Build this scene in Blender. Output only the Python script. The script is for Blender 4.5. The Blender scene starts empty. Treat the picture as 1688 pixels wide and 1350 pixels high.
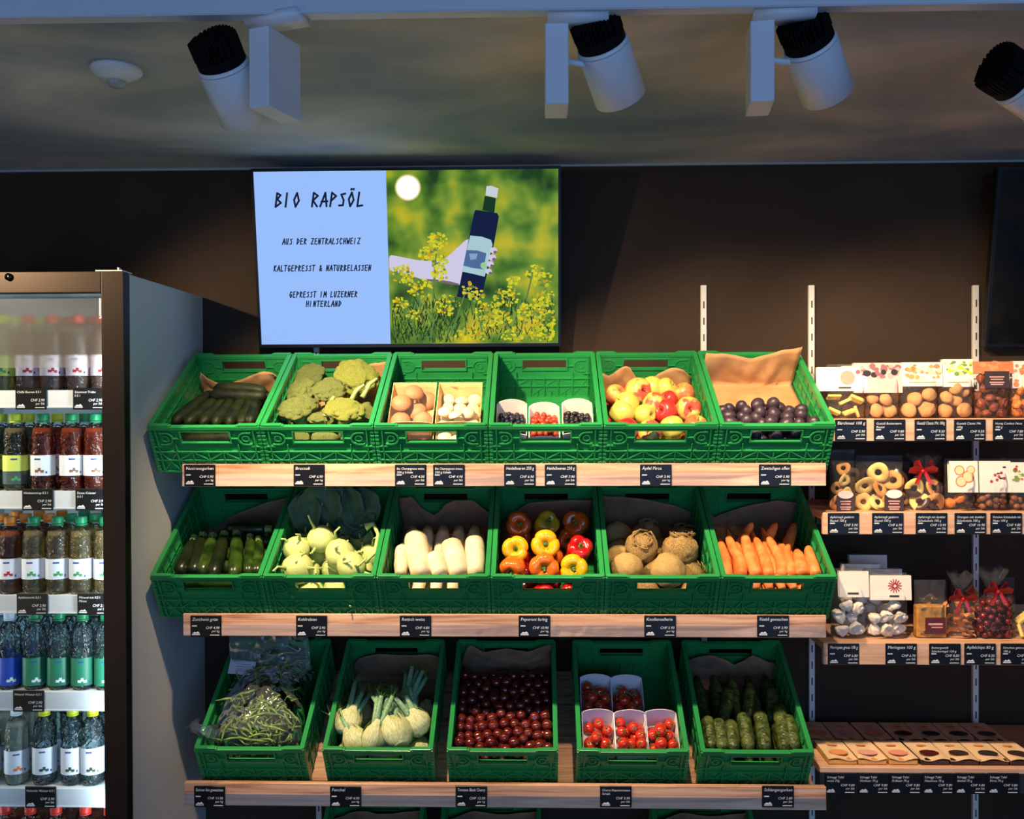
import bpy, bmesh, math, random
import numpy as np
from mathutils import Vector, Matrix, noise, Quaternion
R = math.radians
PI = math.pi
SC = bpy.context.scene
COL = SC.collection

def srgb(r, g, b):
    f = lambda c: (c/255/12.92) if c/255 <= .04045 else ((c/255+.055)/1.055)**2.4
    return (f(r), f(g), f(b), 1)

# ------------------------------------------------------------ camera
EYE = 1.70
FPX = 1550.0
cam_d = bpy.data.cameras.new('camera'); cam = bpy.data.objects.new('camera', cam_d); COL.objects.link(cam)
cam_d.sensor_fit = 'HORIZONTAL'; cam_d.sensor_width = 36; cam_d.lens = 36*FPX/1688; cam_d.clip_start = .05
CR = Matrix.Rotation(R(1.515), 4, 'Z') @ Matrix.Rotation(R(90-.52), 4, 'X') @ Matrix.Rotation(R(-.20), 4, 'Z')
cam.matrix_world = Matrix.Translation((0, 0, EYE)) @ CR
SC.camera = cam

def ray(px, py):
    d = Vector(((px-844)/FPX, -(py-675)/FPX, -1))
    return (CR.to_3x3() @ d)

def at(px, py, Y):
    d = ray(px, py)
    return Vector((0, 0, EYE)) + d*(Y/d.y)

# ------------------------------------------------------------ colour management, world
vs = SC.view_settings
vs.view_transform = 'Standard'; vs.look = 'None'; vs.gamma = 1; vs.use_curve_mapping = False
vs.exposure = 0.0
SC.cycles.transparent_max_bounces = 32
SC.cycles.max_bounces = 8
W = bpy.data.worlds.new('world'); SC.world = W; W.use_nodes = True
W.node_tree.nodes['Background'].inputs[0].default_value = (0.11, 0.27, 0.62, 1)
W.node_tree.nodes['Background'].inputs[1].default_value = .07

def area_light(name, loc, rot, sx, sy, col, power):
    l = bpy.data.lights.new(name, 'AREA'); l.shape = 'RECTANGLE'; l.size = sx; l.size_y = sy
    l.color = col; l.energy = power
    o = bpy.data.objects.new(name, l); COL.objects.link(o); o.location = loc; o.rotation_euler = rot
    return o

def spot_light(name, loc, target, power, angle=60, blend=.35, col=(1, .74, .46), rad=.022):
    l = bpy.data.lights.new(name, 'SPOT'); l.energy = power; l.spot_size = R(angle); l.spot_blend = blend
    l.color = col; l.shadow_soft_size = rad
    o = bpy.data.objects.new(name, l); COL.objects.link(o); o.location = loc
    o.rotation_euler = (Vector(target)-Vector(loc)).to_track_quat('-Z', 'Y').to_euler()
    return o

# daylight falling in through the shop front behind the photographer
area_light('daylight_shop_front', (.9, -2.9, 1.3), (R(94), 0, R(12)), 5.0, 2.2, (.25, .50, 1.0), 92)
# warm light of the rest of the shop, coming up from the floor behind the viewer on the left
area_light('shop_floor_glow', (-3.0, -.6, .6), (R(118), 0, R(-62)), 1.2, .8, (1, .80, .58), 9)

SPOT_Y = 1.78
SPOTS = [  # body centre pixel, axis end
    ((384, 146), (-.38, 2.66, 1.42), 0),
    ((1006, 112), (.62, 2.66, 1.42), 1),
    ((1348, 108), (1.22, 2.66, 1.42), 2),
    ((1704, 150), (2.7, 2.45, 1.5), 3),
]
# spotlights on the same rail beyond the left and right edge of the picture
OFF_SPOTS = [((-1.75, 1.78, 2.28), (-.55, 2.62, 1.35)), ((1.75, 1.78, 2.28), (1.1, 2.65, 1.3))]
SPOT_POWER = [135, 98, 75, 38, 95, 15]

# ------------------------------------------------------------ helpers
class MB:
    def __init__(s): s.v = []; s.f = []; s.m = []; s.M = None
    def add(s, vs_, fs, m=0, X=None):
        b = len(s.v)
        for p in vs_:
            p = Vector(p)
            if X is not None: p = X @ p
            if s.M is not None: p = s.M @ p
            s.v.append(tuple(p))
        for f in fs: s.f.append(tuple(i+b for i in f)); s.m.append(m)
        return s
    def box(s, x0, x1, y0, y1, z0, z1, m=0, X=None):
        v = [(x, y, z) for x in (x0, x1) for y in (y0, y1) for z in (z0, z1)]
        return s.add(v, [(0, 1, 3, 2), (4, 6, 7, 5), (0, 4, 5, 1), (2, 3, 7, 6), (0, 2, 6, 4), (1, 5, 7, 3)], m, X)
    def bar(s, p, q, w, t, n=(0, -1, 0), m=0, X=None):
        p = Vector(p); q = Vector(q); d = (q-p); n = Vector(n).normalized(); u = d.cross(n).normalized()
        vv = []
        for a in (p, q):
            for su in (-.5, .5):
                for sn in (-.5, .5): vv.append(a+u*su*w+n*sn*t)
        return s.add(vv, [(0, 1, 3, 2), (4, 6, 7, 5), (0, 4, 5, 1), (2, 3, 7, 6), (0, 2, 6, 4), (1, 5, 7, 3)], m, X)
    def tube(s, pts, rad, n=8, m=0, X=None, caps=True, sq=1.0):
        pts = [Vector(p) for p in pts]; k = len(pts)
        if not hasattr(rad, '__len__'): rad = [rad]*k
        vv = []; ff = []
        up = Vector((0, 0, 1)); t0 = (pts[1]-pts[0]).normalized()
        if abs(t0.dot(up)) > .9: up = Vector((1, 0, 0))
        a = t0.cross(up).normalized()
        for i, p in enumerate(pts):
            t = (pts[min(i+1, k-1)]-pts[max(i-1, 0)]).normalized()
            a = (a-t*a.dot(t)).normalized(); b = t.cross(a)
            for j in range(n):
                c = 2*PI*j/n; vv.append(p+(a*math.cos(c)+b*math.sin(c)*sq)*rad[i])
        for i in range(k-1):
            for j in range(n):
                ff.append((i*n+j, i*n+(j+1) % n, (i+1)*n+(j+1) % n, (i+1)*n+j))
        if caps: ff.append(tuple(range(n-1, -1, -1))); ff.append(tuple((k-1)*n+j for j in range(n)))
        return s.add(vv, ff, m, X)
    def lathe(s, prof, n=16, m=0, X=None, fn=None):
        vv = []; ff = []; k = len(prof)
        for i, (r, z) in enumerate(prof):
            for j in range(n):
                a = 2*PI*j/n; rr = r; zz = z
                if fn: rr, zz = fn(r, z, a, i)
                vv.append((rr*math.cos(a), rr*math.sin(a), zz))
        for i in range(k-1):
            for j in range(n): ff.append((i*n+j, i*n+(j+1) % n, (i+1)*n+(j+1) % n, (i+1)*n+j))
        if prof[0][0] > 1e-5: ff.append(tuple(range(n-1, -1, -1)))
        if prof[-1][0] > 1e-5: ff.append(tuple((k-1)*n+j for j in range(n)))
        return s.add(vv, ff, m, X)
    def ball(s, c, r, n=12, k=8, m=0, sc=(1, 1, 1)):
        c = Vector(c)
        X = Matrix.Translation(c) @ Matrix.Diagonal((sc[0], sc[1], sc[2], 1))
        return s.lathe([(max(r*math.sin(PI*i/k), 1e-6), -r*math.cos(PI*i/k)) for i in range(k+1)], n, m, X)
    def grid(s, fn, nu, nv, m=0):
        vv = [fn(i/nu, j/nv) for j in range(nv+1) for i in range(nu+1)]
        ff = [(j*(nu+1)+i, j*(nu+1)+i+1, (j+1)*(nu+1)+i+1, (j+1)*(nu+1)+i) for j in range(nv) for i in range(nu)]
        return s.add(vv, ff, m)
    def mesh(s, name, mats, smooth=True, bevel=0, seg=1, weld=False):
        me = bpy.data.meshes.new(name); me.from_pydata(s.v, [], s.f)
        if not isinstance(mats, (list, tuple)): mats = [mats]
        for m in mats: me.materials.append(m)
        for p, mi in zip(me.polygons, s.m): p.material_index = mi
        if bevel or weld:
            bm = bmesh.new(); bm.from_mesh(me)
            if weld: bmesh.ops.remove_doubles(bm, verts=bm.verts, dist=1e-6)
            if bevel:
                es = [e for e in bm.edges if len(e.link_faces) == 2 and e.calc_face_angle(0) > .6]
                bmesh.ops.bevel(bm, geom=es, offset=bevel, segments=seg, profile=.6, affect='EDGES', clamp_overlap=True)
            bm.to_mesh(me); bm.free()
        if smooth: me.shade_smooth()
        else: me.shade_flat()
        me.update(); return me
    def build(s, name, mats, parent=None, smooth=True, bevel=0, seg=1, weld=False):
        return obj(name, s.mesh(name, mats, smooth, bevel, seg, weld), parent)

def obj(name, me, parent=None, M=None):
    o = bpy.data.objects.new(name, me); COL.objects.link(o)
    if parent is not None: o.parent = parent
    if M is not None: o.matrix_basis = M
    return o
def tag(o, label, cat, group=None):
    o['label'] = label; o['category'] = cat
    if group: o['group'] = group
    return o
def thing(name, label, cat, loc=(0, 0, 0), M=None, group=None):
    o = bpy.data.objects.new(name, None); COL.objects.link(o); o.empty_display_size = .05
    if M is not None: o.matrix_basis = M
    else: o.location = loc
    return tag(o, label, cat, group)
def struct(name, mb, m, smooth=False, bevel=0):
    o = mb.build(name, m, None, smooth, bevel); o['kind'] = 'structure'; return o
KIDS = {}
def kids(o): return [c for c in bpy.data.objects if c.parent is o]
def dup(root, M, label=None, group=None, ch=None):
    r = root.copy(); COL.objects.link(r); r.matrix_basis = M
    if label: r['label'] = label
    if group: r['group'] = group
    for c in (ch if ch is not None else kids(root)):
        d = c.copy(); COL.objects.link(d); d.parent = r
        for g in (kids(c) if ch is None else []):
            e = g.copy(); COL.objects.link(e); e.parent = d
    return r
def T(*p): return Matrix.Translation(p if len(p) == 3 else p[0])
def RX(a): return Matrix.Rotation(R(a), 4, 'X')
def RY(a): return Matrix.Rotation(R(a), 4, 'Y')
def RZ(a): return Matrix.Rotation(R(a), 4, 'Z')
def S(k, b=None, c=None): return Matrix.Diagonal((k, b if b is not None else k, c if c is not None else k, 1))
def rrot(rn): return Matrix.Rotation(rn.uniform(0, 6.28), 4, 'Z') @ Matrix.Rotation(rn.uniform(0, 3.14), 4, 'X') @ Matrix.Rotation(rn.uniform(0, 6.28), 4, 'Z')
ORD = ['leftmost', 'second from left', 'third from left', 'fourth from left', 'fifth from left', 'sixth from left', 'seventh from left', 'eighth from left', 'ninth from left', 'tenth from left', 'eleventh from left', 'twelfth from left']
def ordn(i, n): return 'rightmost' if i == n-1 and n > 1 else ORD[i]

# ------------------------------------------------------------ materials
MATS = {}
def mat(name, col, rough=.5, metal=0, spec=.5, col2=None, nscale=8, rnd=0, col3=None, bump=0, bscale=60, bkind='NOISE', ramp=(.4, .6), emit=None, estr=1, sss=0, coat=0, coord='Object', stretch=None, trans=0, ior=None):
    if name in MATS: return MATS[name]
    m = bpy.data.materials.new(name); m.use_nodes = True; nt = m.node_tree; N = nt.nodes; L = nt.links
    b = N['Principled BSDF']
    b.inputs['Base Color'].default_value = col; b.inputs['Roughness'].default_value = rough
    b.inputs['Metallic'].default_value = metal; b.inputs['Specular IOR Level'].default_value = spec
    b.inputs['Coat Weight'].default_value = coat
    if trans: b.inputs['Transmission Weight'].default_value = trans
    if ior: b.inputs['IOR'].default_value = ior
    if sss: b.inputs['Subsurface Weight'].default_value = sss; b.inputs['Subsurface Radius'].default_value = (.01, .008, .004); b.inputs['Subsurface Scale'].default_value = 1
    tc = N.new('ShaderNodeTexCoord'); out = tc.outputs[coord]
    if stretch:
        mp = N.new('ShaderNodeMapping'); mp.inputs['Scale'].default_value = stretch; L.new(out, mp.inputs[0]); out = mp.outputs[0]
    last = None
    if col2 is not None:
        nz = N.new('ShaderNodeTexNoise'); nz.inputs['Scale'].default_value = nscale; nz.inputs['Detail'].default_value = 4
        L.new(out, nz.inputs['Vector'])
        if rnd:
            oi = N.new('ShaderNodeObjectInfo'); ad = N.new('ShaderNodeVectorMath'); ad.operation = 'ADD'
            sc = N.new('ShaderNodeMath'); sc.operation = 'MULTIPLY'; sc.inputs[1].default_value = 40
            L.new(oi.outputs['Random'], sc.inputs[0]); L.new(out, ad.inputs[0]); L.new(sc.outputs[0], ad.inputs[1]); L.new(ad.outputs[0], nz.inputs['Vector'])
        rp = N.new('ShaderNodeValToRGB'); rp.color_ramp.elements[0].position = ramp[0]; rp.color_ramp.elements[1].position = ramp[1]
        rp.color_ramp.elements[0].color = col; rp.color_ramp.elements[1].color = col2
        L.new(nz.outputs['Fac'], rp.inputs[0]); last = rp.outputs[0]
    if col3 is not None:
        oi2 = N.new('ShaderNodeObjectInfo'); mx = N.new('ShaderNodeMix'); mx.data_type = 'RGBA'
        L.new(oi2.outputs['Random'], mx.inputs['Factor'])
        if last is not None: L.new(last, mx.inputs['A'])
        else: mx.inputs['A'].default_value = col
        mx.inputs['B'].default_value = col3; last = mx.outputs['Result']
    if last is not None: L.new(last, b.inputs['Base Color'])
    if bump:
        if bkind == 'VORONOI':
            t = N.new('ShaderNodeTexVoronoi'); t.inputs['Scale'].default_value = bscale; o = t.outputs['Distance']
        elif bkind == 'WAVE':
            t = N.new('ShaderNodeTexWave'); t.inputs['Scale'].default_value = bscale; t.inputs['Distortion'].default_value = 6; t.bands_direction = 'Z'; o = t.outputs['Fac']
        else:
            t = N.new('ShaderNodeTexNoise'); t.inputs['Scale'].default_value = bscale; t.inputs['Detail'].default_value = 3; o = t.outputs['Fac']
        L.new(out, t.inputs['Vector'])
        bp = N.new('ShaderNodeBump'); bp.inputs['Strength'].default_value = abs(bump); bp.inputs['Distance'].default_value = .002; bp.invert = bump < 0
        L.new(o, bp.inputs['Height']); L.new(bp.outputs[0], b.inputs['Normal'])
    if emit: b.inputs['Emission Color'].default_value = emit; b.inputs['Emission Strength'].default_value = estr
    MATS[name] = m; return m

def film(name, col=(1, 1, 1, 1), gl=.12, body=None, bodyfac=0, rough=.05, bump=.3, bscale=30, facing=True):
    """thin clear plastic or tinted liquid: transparent with a fresnel-like gloss and a little body colour"""
    if name in MATS: return MATS[name]
    m = bpy.data.materials.new(name); m.use_nodes = True; nt = m.node_tree; N = nt.nodes; L = nt.links
    N.remove(N['Principled BSDF']); out = N['Material Output']
    tr = N.new('ShaderNodeBsdfTransparent'); tr.inputs[0].default_value = col
    g = N.new('ShaderNodeBsdfGlossy'); g.inputs['Roughness'].default_value = rough
    last = tr.outputs[0]
    if body:
        d = N.new('ShaderNodeBsdfDiffuse'); d.inputs[0].default_value = body
        mx = N.new('ShaderNodeMixShader'); mx.inputs[0].default_value = bodyfac
        L.new(last, mx.inputs[1]); L.new(d.outputs[0], mx.inputs[2]); last = mx.outputs[0]
    lw = N.new('ShaderNodeLayerWeight'); lw.inputs[0].default_value = gl
    tc = N.new('ShaderNodeTexCoord')
    if bump:
        nz = N.new('ShaderNodeTexNoise'); nz.inputs['Scale'].default_value = bscale; nz.inputs['Detail'].default_value = 1
        L.new(tc.outputs['Object'], nz.inputs['Vector'])
        bp = N.new('ShaderNodeBump'); bp.inputs['Strength'].default_value = bump; bp.inputs['Distance'].default_value = .01
        L.new(nz.outputs['Fac'], bp.inputs['Height']); L.new(bp.outputs[0], g.inputs['Normal']); L.new(bp.outputs[0], lw.inputs['Normal'])
    mx = N.new('ShaderNodeMixShader'); L.new(lw.outputs['Fresnel'], mx.inputs[0]); L.new(last, mx.inputs[1]); L.new(g.outputs[0], mx.inputs[2])
    L.new(mx.outputs[0], out.inputs[0]); MATS[name] = m; return m

def emis(name, col, s=1):
    if name in MATS: return MATS[name]
    m = bpy.data.materials.new(name); m.use_nodes = True; N = m.node_tree.nodes
    b = N['Principled BSDF']; b.inputs['Base Color'].default_value = (0, 0, 0, 1); b.inputs['Roughness'].default_value = .25
    b.inputs['Emission Color'].default_value = col; b.inputs['Emission Strength'].default_value = s; b.inputs['Specular IOR Level'].default_value = .08
    MATS[name] = m; return m

m_green = mat('green_crate_plastic', srgb(42, 146, 76), .30, col3=srgb(37, 134, 70), spec=.5, bump=.15, bscale=90)
m_white = mat('white_plastic', srgb(225, 225, 222), .45)
m_whitemetal = mat('white_powder_coat', srgb(222, 218, 208), .5)
m_black = mat('black_plastic', srgb(14, 14, 15), .5)
m_fin = mat('black_anodised_fins', srgb(9, 9, 10), .75, spec=.15)
m_kraft = mat('kraft_paper', srgb(200, 154, 108), .85, col2=srgb(186, 138, 92), nscale=14, bump=.25, bscale=25, spec=.15)
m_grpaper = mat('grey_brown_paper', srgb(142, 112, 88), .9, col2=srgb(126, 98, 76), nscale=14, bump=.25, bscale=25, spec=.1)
m_pun = mat('white_board', srgb(236, 226, 214), .8, spec=.2)
m_film = film('clear_film', gl=.13, bump=.9, bscale=26, body=(.9, .9, .9, 1), bodyfac=.02)
m_film2 = film('wrinkled_clear_bag', gl=.30, bump=2.2, bscale=24, body=(.8, .85, .9, 1), bodyfac=.05, rough=.08)

def wood_mat(name, c1, c2, c3, horizontal=True):
    m = bpy.data.materials.new(name); m.use_nodes = True; nt = m.node_tree; N = nt.nodes; L = nt.links
    b = N['Principled BSDF']; b.inputs['Roughness'].default_value = .5; b.inputs['Specular IOR Level'].default_value = .35
    tc = N.new('ShaderNodeTexCoord'); mp = N.new('ShaderNodeMapping'); mp.inputs['Scale'].default_value = (1.3, 22, 26)
    L.new(tc.outputs['Object'], mp.inputs[0])
    nz = N.new('ShaderNodeTexNoise'); nz.inputs['Scale'].default_value = 2.2; nz.inputs['Detail'].default_value = 6; nz.inputs['Distortion'].default_value = 1.2
    L.new(mp.outputs[0], nz.inputs['Vector'])
    rp = N.new('ShaderNodeValToRGB'); e = rp.color_ramp.elements; e[0].position = .3; e[0].color = c1; e[1].position = .7; e[1].color = c3
    x = e.new(.52); x.color = c2
    L.new(nz.outputs['Fac'], rp.inputs[0])
    # small knots
    mp2 = N.new('ShaderNodeMapping'); mp2.inputs['Scale'].default_value = (3.1, 9, 14); L.new(tc.outputs['Object'], mp2.inputs[0])
    vo = N.new('ShaderNodeTexVoronoi'); vo.inputs['Scale'].default_value = 1.6; L.new(mp2.outputs[0], vo.inputs['Vector'])
    r2 = N.new('ShaderNodeValToRGB'); r2.color_ramp.elements[0].position = .03; r2.color_ramp.elements[1].position = .12
    r2.color_ramp.elements[0].color = (.35, .35, .35, 1); r2.color_ramp.elements[1].color = (1, 1, 1, 1)
    L.new(vo.outputs['Distance'], r2.inputs[0])
    mx = N.new('ShaderNodeMix'); mx.data_type = 'RGBA'; mx.blend_type = 'MULTIPLY'; mx.inputs['Factor'].default_value = .7
    L.new(rp.outputs[0], mx.inputs['A']); L.new(r2.outputs[0], mx.inputs['B']); L.new(mx.outputs['Result'], b.inputs['Base Color'])
    MATS[name] = m; return m
m_wood = wood_mat('pine_shelf_wood', srgb(146, 98, 72), srgb(206, 158, 126), srgb(228, 186, 152))

def glyph_mesh(txt, size=1, shear=0, align='LEFT'):
    c = bpy.data.curves.new('t', 'FONT'); c.body = txt; c.size = size; c.shear = shear; c.align_x = align; c.resolution_u = 2
    o = bpy.data.objects.new('t', c); me = o.to_mesh()
    v = [tuple(x.co) for x in me.vertices]; f = [tuple(p.vertices) for p in me.polygons]
    o.to_mesh_clear(); bpy.data.objects.remove(o); bpy.data.curves.remove(c)
    return v, f
def put_text(mb, txt, x, z, size, shear=0, align='LEFT', y=0, m=0, thin=1.0, maxw=None):
    """text lying in the x-z plane facing -y"""
    v, f = glyph_mesh(txt, size, shear, align)
    k = 1.0
    if maxw and v:
        w = max(p[0] for p in v)-min(p[0] for p in v)
        if w > maxw: k = maxw/w
    mb.add([(x+p[0]*k*thin, y, z+p[1]) for p in v], f, m)

# ------------------------------------------------------------ the room
YW = 2.90
m_wall = mat('dark_brown_wall_paint', srgb(64, 51, 40), .85, col2=srgb(59, 47, 37), nscale=3, spec=.15, bump=.1, bscale=200)
ZC = (at(844, 273, YW)).z
b = MB(); b.box(-4, 4, YW, YW+.1, 0, ZC+.3); struct('wall_back', b, m_wall)
b = MB(); b.box(-4.1, -4, -3.4, YW+.1, 0, ZC+.3); struct('wall_left', b, m_wall)
b = MB(); b.box(4, 4.1, -3.4, YW+.1, 0, ZC+.3); struct('wall_right', b, m_wall)
m_floor = mat('grey_floor', srgb(110, 106, 100), .5, col2=srgb(96, 92, 88), nscale=5)
b = MB(); b.box(-4.1, 4.1, -3.4, YW+.1, -.1, 0); struct('floor', b, m_floor)

def ceiling_mat():
    m = bpy.data.materials.new('printed_cloud_ceiling'); m.use_nodes = True; nt = m.node_tree; N = nt.nodes; L = nt.links
    b = N['Principled BSDF']; b.inputs['Roughness'].default_value = .75; b.inputs['Specular IOR Level'].default_value = .2
    tc = N.new('ShaderNodeTexCoord'); mp = N.new('ShaderNodeMapping'); mp.inputs['Scale'].default_value = (.6, 1.0, 1); mp.inputs['Rotation'].default_value = (0, 0, R(-14))
    L.new(tc.outputs['Object'], mp.inputs[0])
    nz = N.new('ShaderNodeTexNoise'); nz.inputs['Scale'].default_value = 1.9; nz.inputs['Detail'].default_value = 5; nz.inputs['Roughness'].default_value = .5; nz.inputs['Distortion'].default_value = .5
    L.new(mp.outputs[0], nz.inputs['Vector'])
    rp = N.new('ShaderNodeValToRGB'); e = rp.color_ramp.elements
    e[0].position = .36; e[0].color = srgb(128, 146, 168); e[1].position = .70; e[1].color = srgb(232, 222, 210)
    x = e.new(.5); x.color = srgb(172, 178, 180)
    L.new(nz.outputs['Fac'], rp.inputs[0]); L.new(rp.outputs[0], b.inputs['Base Color'])
    return m
b = MB(); b.box(-4.1, 4.1, -3.4, YW, ZC, ZC+.1); struct('ceiling', b, ceiling_mat())
# pale strip where the ceiling cover ends on the wall
b = MB(); b.box(-4, 4, YW-.008, YW, ZC-.006, ZC); struct('trim_1', b, mat('ceiling_edge', srgb(160, 165, 170), .6))

# lighting rail: its flat underside shows as the blue band along the top of the picture
TB = at(860, 15, 1.665)
b = MB(); zt = TB.z
b.box(-3.9, 3.9, 1.665, 1.70, zt, ZC-.001); b.box(-3.9, 3.9, 1.6655, 1.669, zt-.002, zt)
tr = b.build('lighting_track', mat('white_track_enamel', srgb(205, 212, 222), .4), None, False, .002)
tag(tr, 'long pale lighting track running across the ceiling above the shelves', 'lighting track')

# ------------------------------------------------------------ spotlights
m_spot = mat('white_lamp_enamel', srgb(220, 224, 228), .4)
m_lens = emis('lit_lamp_lens', (1, .72, .42, 1), 22)
SP_LAB = ['white spotlight on the left, its driver box hanging to its right',
          'white spotlight above the right edge of the screen, in blue shade',
          'white spotlight between the one over the screen and the one cut by the right edge',
          'white spotlight cut off by the right edge of the photo']
def spotlight(px, py, tgt, idx, label, loc=None):
    c = Vector(loc) if loc is not None else at(px, py, SPOT_Y)
    # the driver box hangs from the track
    t = thing('track_spotlight', label, 'spotlight', (c.x, c.y, ZC))
    d = (Vector(tgt)-c).normalized()
    q = d.to_track_quat('-Z', 'Y').to_matrix().to_4x4()
    X = T(c-Vector((c.x, c.y, ZC))) @ q          # local -z = beam direction
    r = .0495; L_ = .065
    b = MB()
    b.lathe([(r-.004, -L_), (r, -L_+.002), (r, L_-.02), (r-.002, L_-.014), (r-.004, L_-.014), (r-.004, -L_)], 40, 0, X)
    b.lathe([(r*1.0, L_-.022), (r*1.0, L_-.02)], 40, 0, X)
    b.lathe([(.0001, -L_+.03), (r-.004, -L_+.03)], 32, 0, X)
    b.build('housing', m_spot, t)
    b = MB(); b.lathe([(.0001, -L_+.022), (.030, -L_+.022), (.034, -L_+.006), (r-.0045, -L_+.001)], 32, 0, X); b.build('reflector', mat('reflector_white', srgb(235, 232, 225), .3), t)
    b = MB(); b.lathe([(.0001, -L_+.021), (.018, -L_+.021)], 20, 0, X); b.build('lens', m_lens, t)
    # heat sink with fins
    b = MB(); rs = r-.004
    b.lathe([(rs, L_-.02), (rs, L_+.004), (.0001, L_+.004)], 36, 0, X)
    n = 13
    for i in range(n):
        u = -rs+2*rs*(i+.5)/n; w = math.sqrt(rs*rs-u*u)
        k = 8
        for j in range(k):
            a0 = -w+2*w*j/k; a1 = -w+2*w*(j+.78)/k
            b.box(u-.0016, u+.0016, a0, a1, L_+.003, L_+.034+.006*math.cos((i-6)*.25)*(1 if j % 2 else .7), 0, X)
    b.build('heat_sink', m_fin, t, False)
    # bracket and box
    side = [1, -1, -1, 1][idx]; yaw = [-19, 0, -7, -12][idx]
    b = MB()
    bx = Vector((c.x+side*.088, c.y-.045, 0)); bw, bl = .021, [.105, .09, .09, .09][idx]
    if idx == 0: bx = Vector((at(426, 100, 1.70).x, 1.70, 0))
    if idx == 1: bx = Vector((at(918, 100, 1.70).x, 1.70, 0))
    if idx == 2: bx = Vector((at(1257, 100, 1.70).x, 1.70, 0))
    bx = bx-Vector((c.x, c.y, 0))
    Xb = T(bx.x, bx.y, 0) @ RZ(yaw)
    ztop = zt-ZC+.002
    b.box(-bw, bw, 0, bl, ztop-.158, ztop-.012, 0, Xb)
    b.build('driver_box', mat('white_driver_enamel', srgb(214, 220, 228), .45), t, False, .0015)
    b = MB(); b.box(-bw*.8, bw*.8+.075, -.02-.0, .03, ztop-.014, ztop+.004, 0, Xb)
    b.tube([bx+Vector((side*-.0, .055, ztop-.06)), bx+Vector((-side*.05, .05, ztop-.07)), X @ Vector((0, 0, .01))], .006, 8)
    b.build('track_adapter', m_spot, t)
    tip = (T(c) @ q) @ Vector((0, 0, -L_-.004))
    return tip
for k, ((px, py), tg, idx) in enumerate(SPOTS):
    tip = spotlight(px, py, tg, idx, SP_LAB[k])
    spot_light('spot_lamp', tip, tg, SPOT_POWER[k], 80, .6)
for k, (p, tg) in enumerate(OFF_SPOTS):
    spot_light('spot_lamp', p, tg, SPOT_POWER[4+k], 80, .6)

# motion detector on the ceiling
c = at(192, 110, 2.02); c.z = ZC
t = thing('motion_detector', 'round white motion detector dome on the cloudy ceiling', 'motion detector', c)
b = MB(); b.lathe([(.052, 0), (.054, -.004), (.053, -.009), (.046, -.016), (.03, -.026), (.02, -.029)], 40); b.build('housing', m_white, t)
b = MB(); b.lathe([(.020, -.027), (.0195, -.033), (.014, -.041), (.0001, -.044)], 28); b.build('sensor_lens', mat('grey_lens', srgb(170, 168, 160), .3), t)
# ------------------------------------------------------------ slotted uprights on the wall
m_slot = mat('slot_shadow_black', srgb(25, 22, 20), .8)
def upright(px, label, ztop=None, zbot=.05):
    x = at(px, 480, YW-.012).x; zt_ = at(px, 470, YW-.012).z if ztop is None else ztop
    t = thing('slotted_upright', label, 'shelf upright', (x, YW, zbot))
    h = zt_-zbot
    b = MB(); b.box(-.0085, .0085, -.014, 0, 0, h); b.build('rail', m_whitemetal, t, False, .001)
    b = MB(); z = .03
    while z < h-.03:
        b.box(-.0018, .0018, -.0146, -.0138, z, z+.022); z += .05
    b.build('slots', m_slot, t, False)
upright(1160, 'short white slotted upright standing above the crates of apples and plums')
upright(1338, 'white slotted upright right beside the crate of plums')
upright(1609, 'white slotted upright behind the bagged goods, nearest the dark screen')
upright(521, 'white slotted upright mostly hidden behind the lit screen', ztop=at(520, 560, YW).z)

# ------------------------------------------------------------ screens
STROKES = {
 'A': [[(0, 0), (.5, 1), (.72, 0)], [(.1, .35), (.8, .38)]], 'B': [[(.1, 0), (.2, 1), (.6, .85), (.25, .55), (.68, .3), (.1, 0)]],
 'C': [[(.7, .85), (.4, 1), (.1, .5), (.3, 0), (.65, .12)]], 'D': [[(.1, 0), (.2, 1), (.7, .6), (.1, 0)]],
 'E': [[(.7, 1), (.15, .95), (.1, .03), (.65, .02)], [(.12, .5), (.6, .55)]], 'F': [[(.7, 1), (.15, .95), (.1, 0)], [(.12, .5), (.6, .55)]],
 'G': [[(.7, .85), (.4, 1), (.1, .5), (.3, 0), (.65, .12), (.65, .45), (.4, .42)]], 'H': [[(.1, 0), (.2, 1)], [(.6, 0), (.7, 1)], [(.12, .45), (.68, .52)]],
 'I': [[(.2, 0), (.3, 1)]], 'K': [[(.1, 0), (.2, 1)], [(.7, 1), (.15, .45), (.68, 0)]], 'L': [[(.2, 1), (.08, 0), (.65, .06)]],
 'M': [[(0, 0), (.2, 1), (.42, .35), (.75, 1), (.75, 0)]], 'N': [[(.05, 0), (.2, 1), (.55, 0), (.72, 1)]],
 'O': [[(.4, 1), (.1, .5), (.3, 0), (.65, .45), (.4, 1)]], 'P': [[(.1, 0), (.22, 1), (.7, .75), (.18, .42)]],
 'R': [[(.1, 0), (.22, 1), (.7, .78), (.18, .45), (.68, 0)]], 'S': [[(.7, .92), (.25, .85), (.55, .45), (.5, .08), (.05, .06)]],
 'T': [[(.05, 1), (.8, 1)], [(.42, 1), (.32, 0)]], 'U': [[(.15, 1), (.1, .1), (.45, 0), (.68, 1)]], 'W': [[(.08, 1), (.15, 0), (.42, .6), (.6, 0), (.85, 1)]],
 'Z': [[(.1, .98), (.72, 1), (.08, .02), (.7, .04)]], '&': [[(.75, 0), (.25, .8), (.45, 1), (.5, .7), (.08, .25), (.3, 0), (.72, .45)]], ' ': [],
 'Ö': [[(.4, 1), (.1, .5), (.3, 0), (.65, .45), (.4, 1)], [(.3, 1.2), (.34, 1.27)], [(.55, 1.2), (.59, 1.27)]]}
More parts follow.
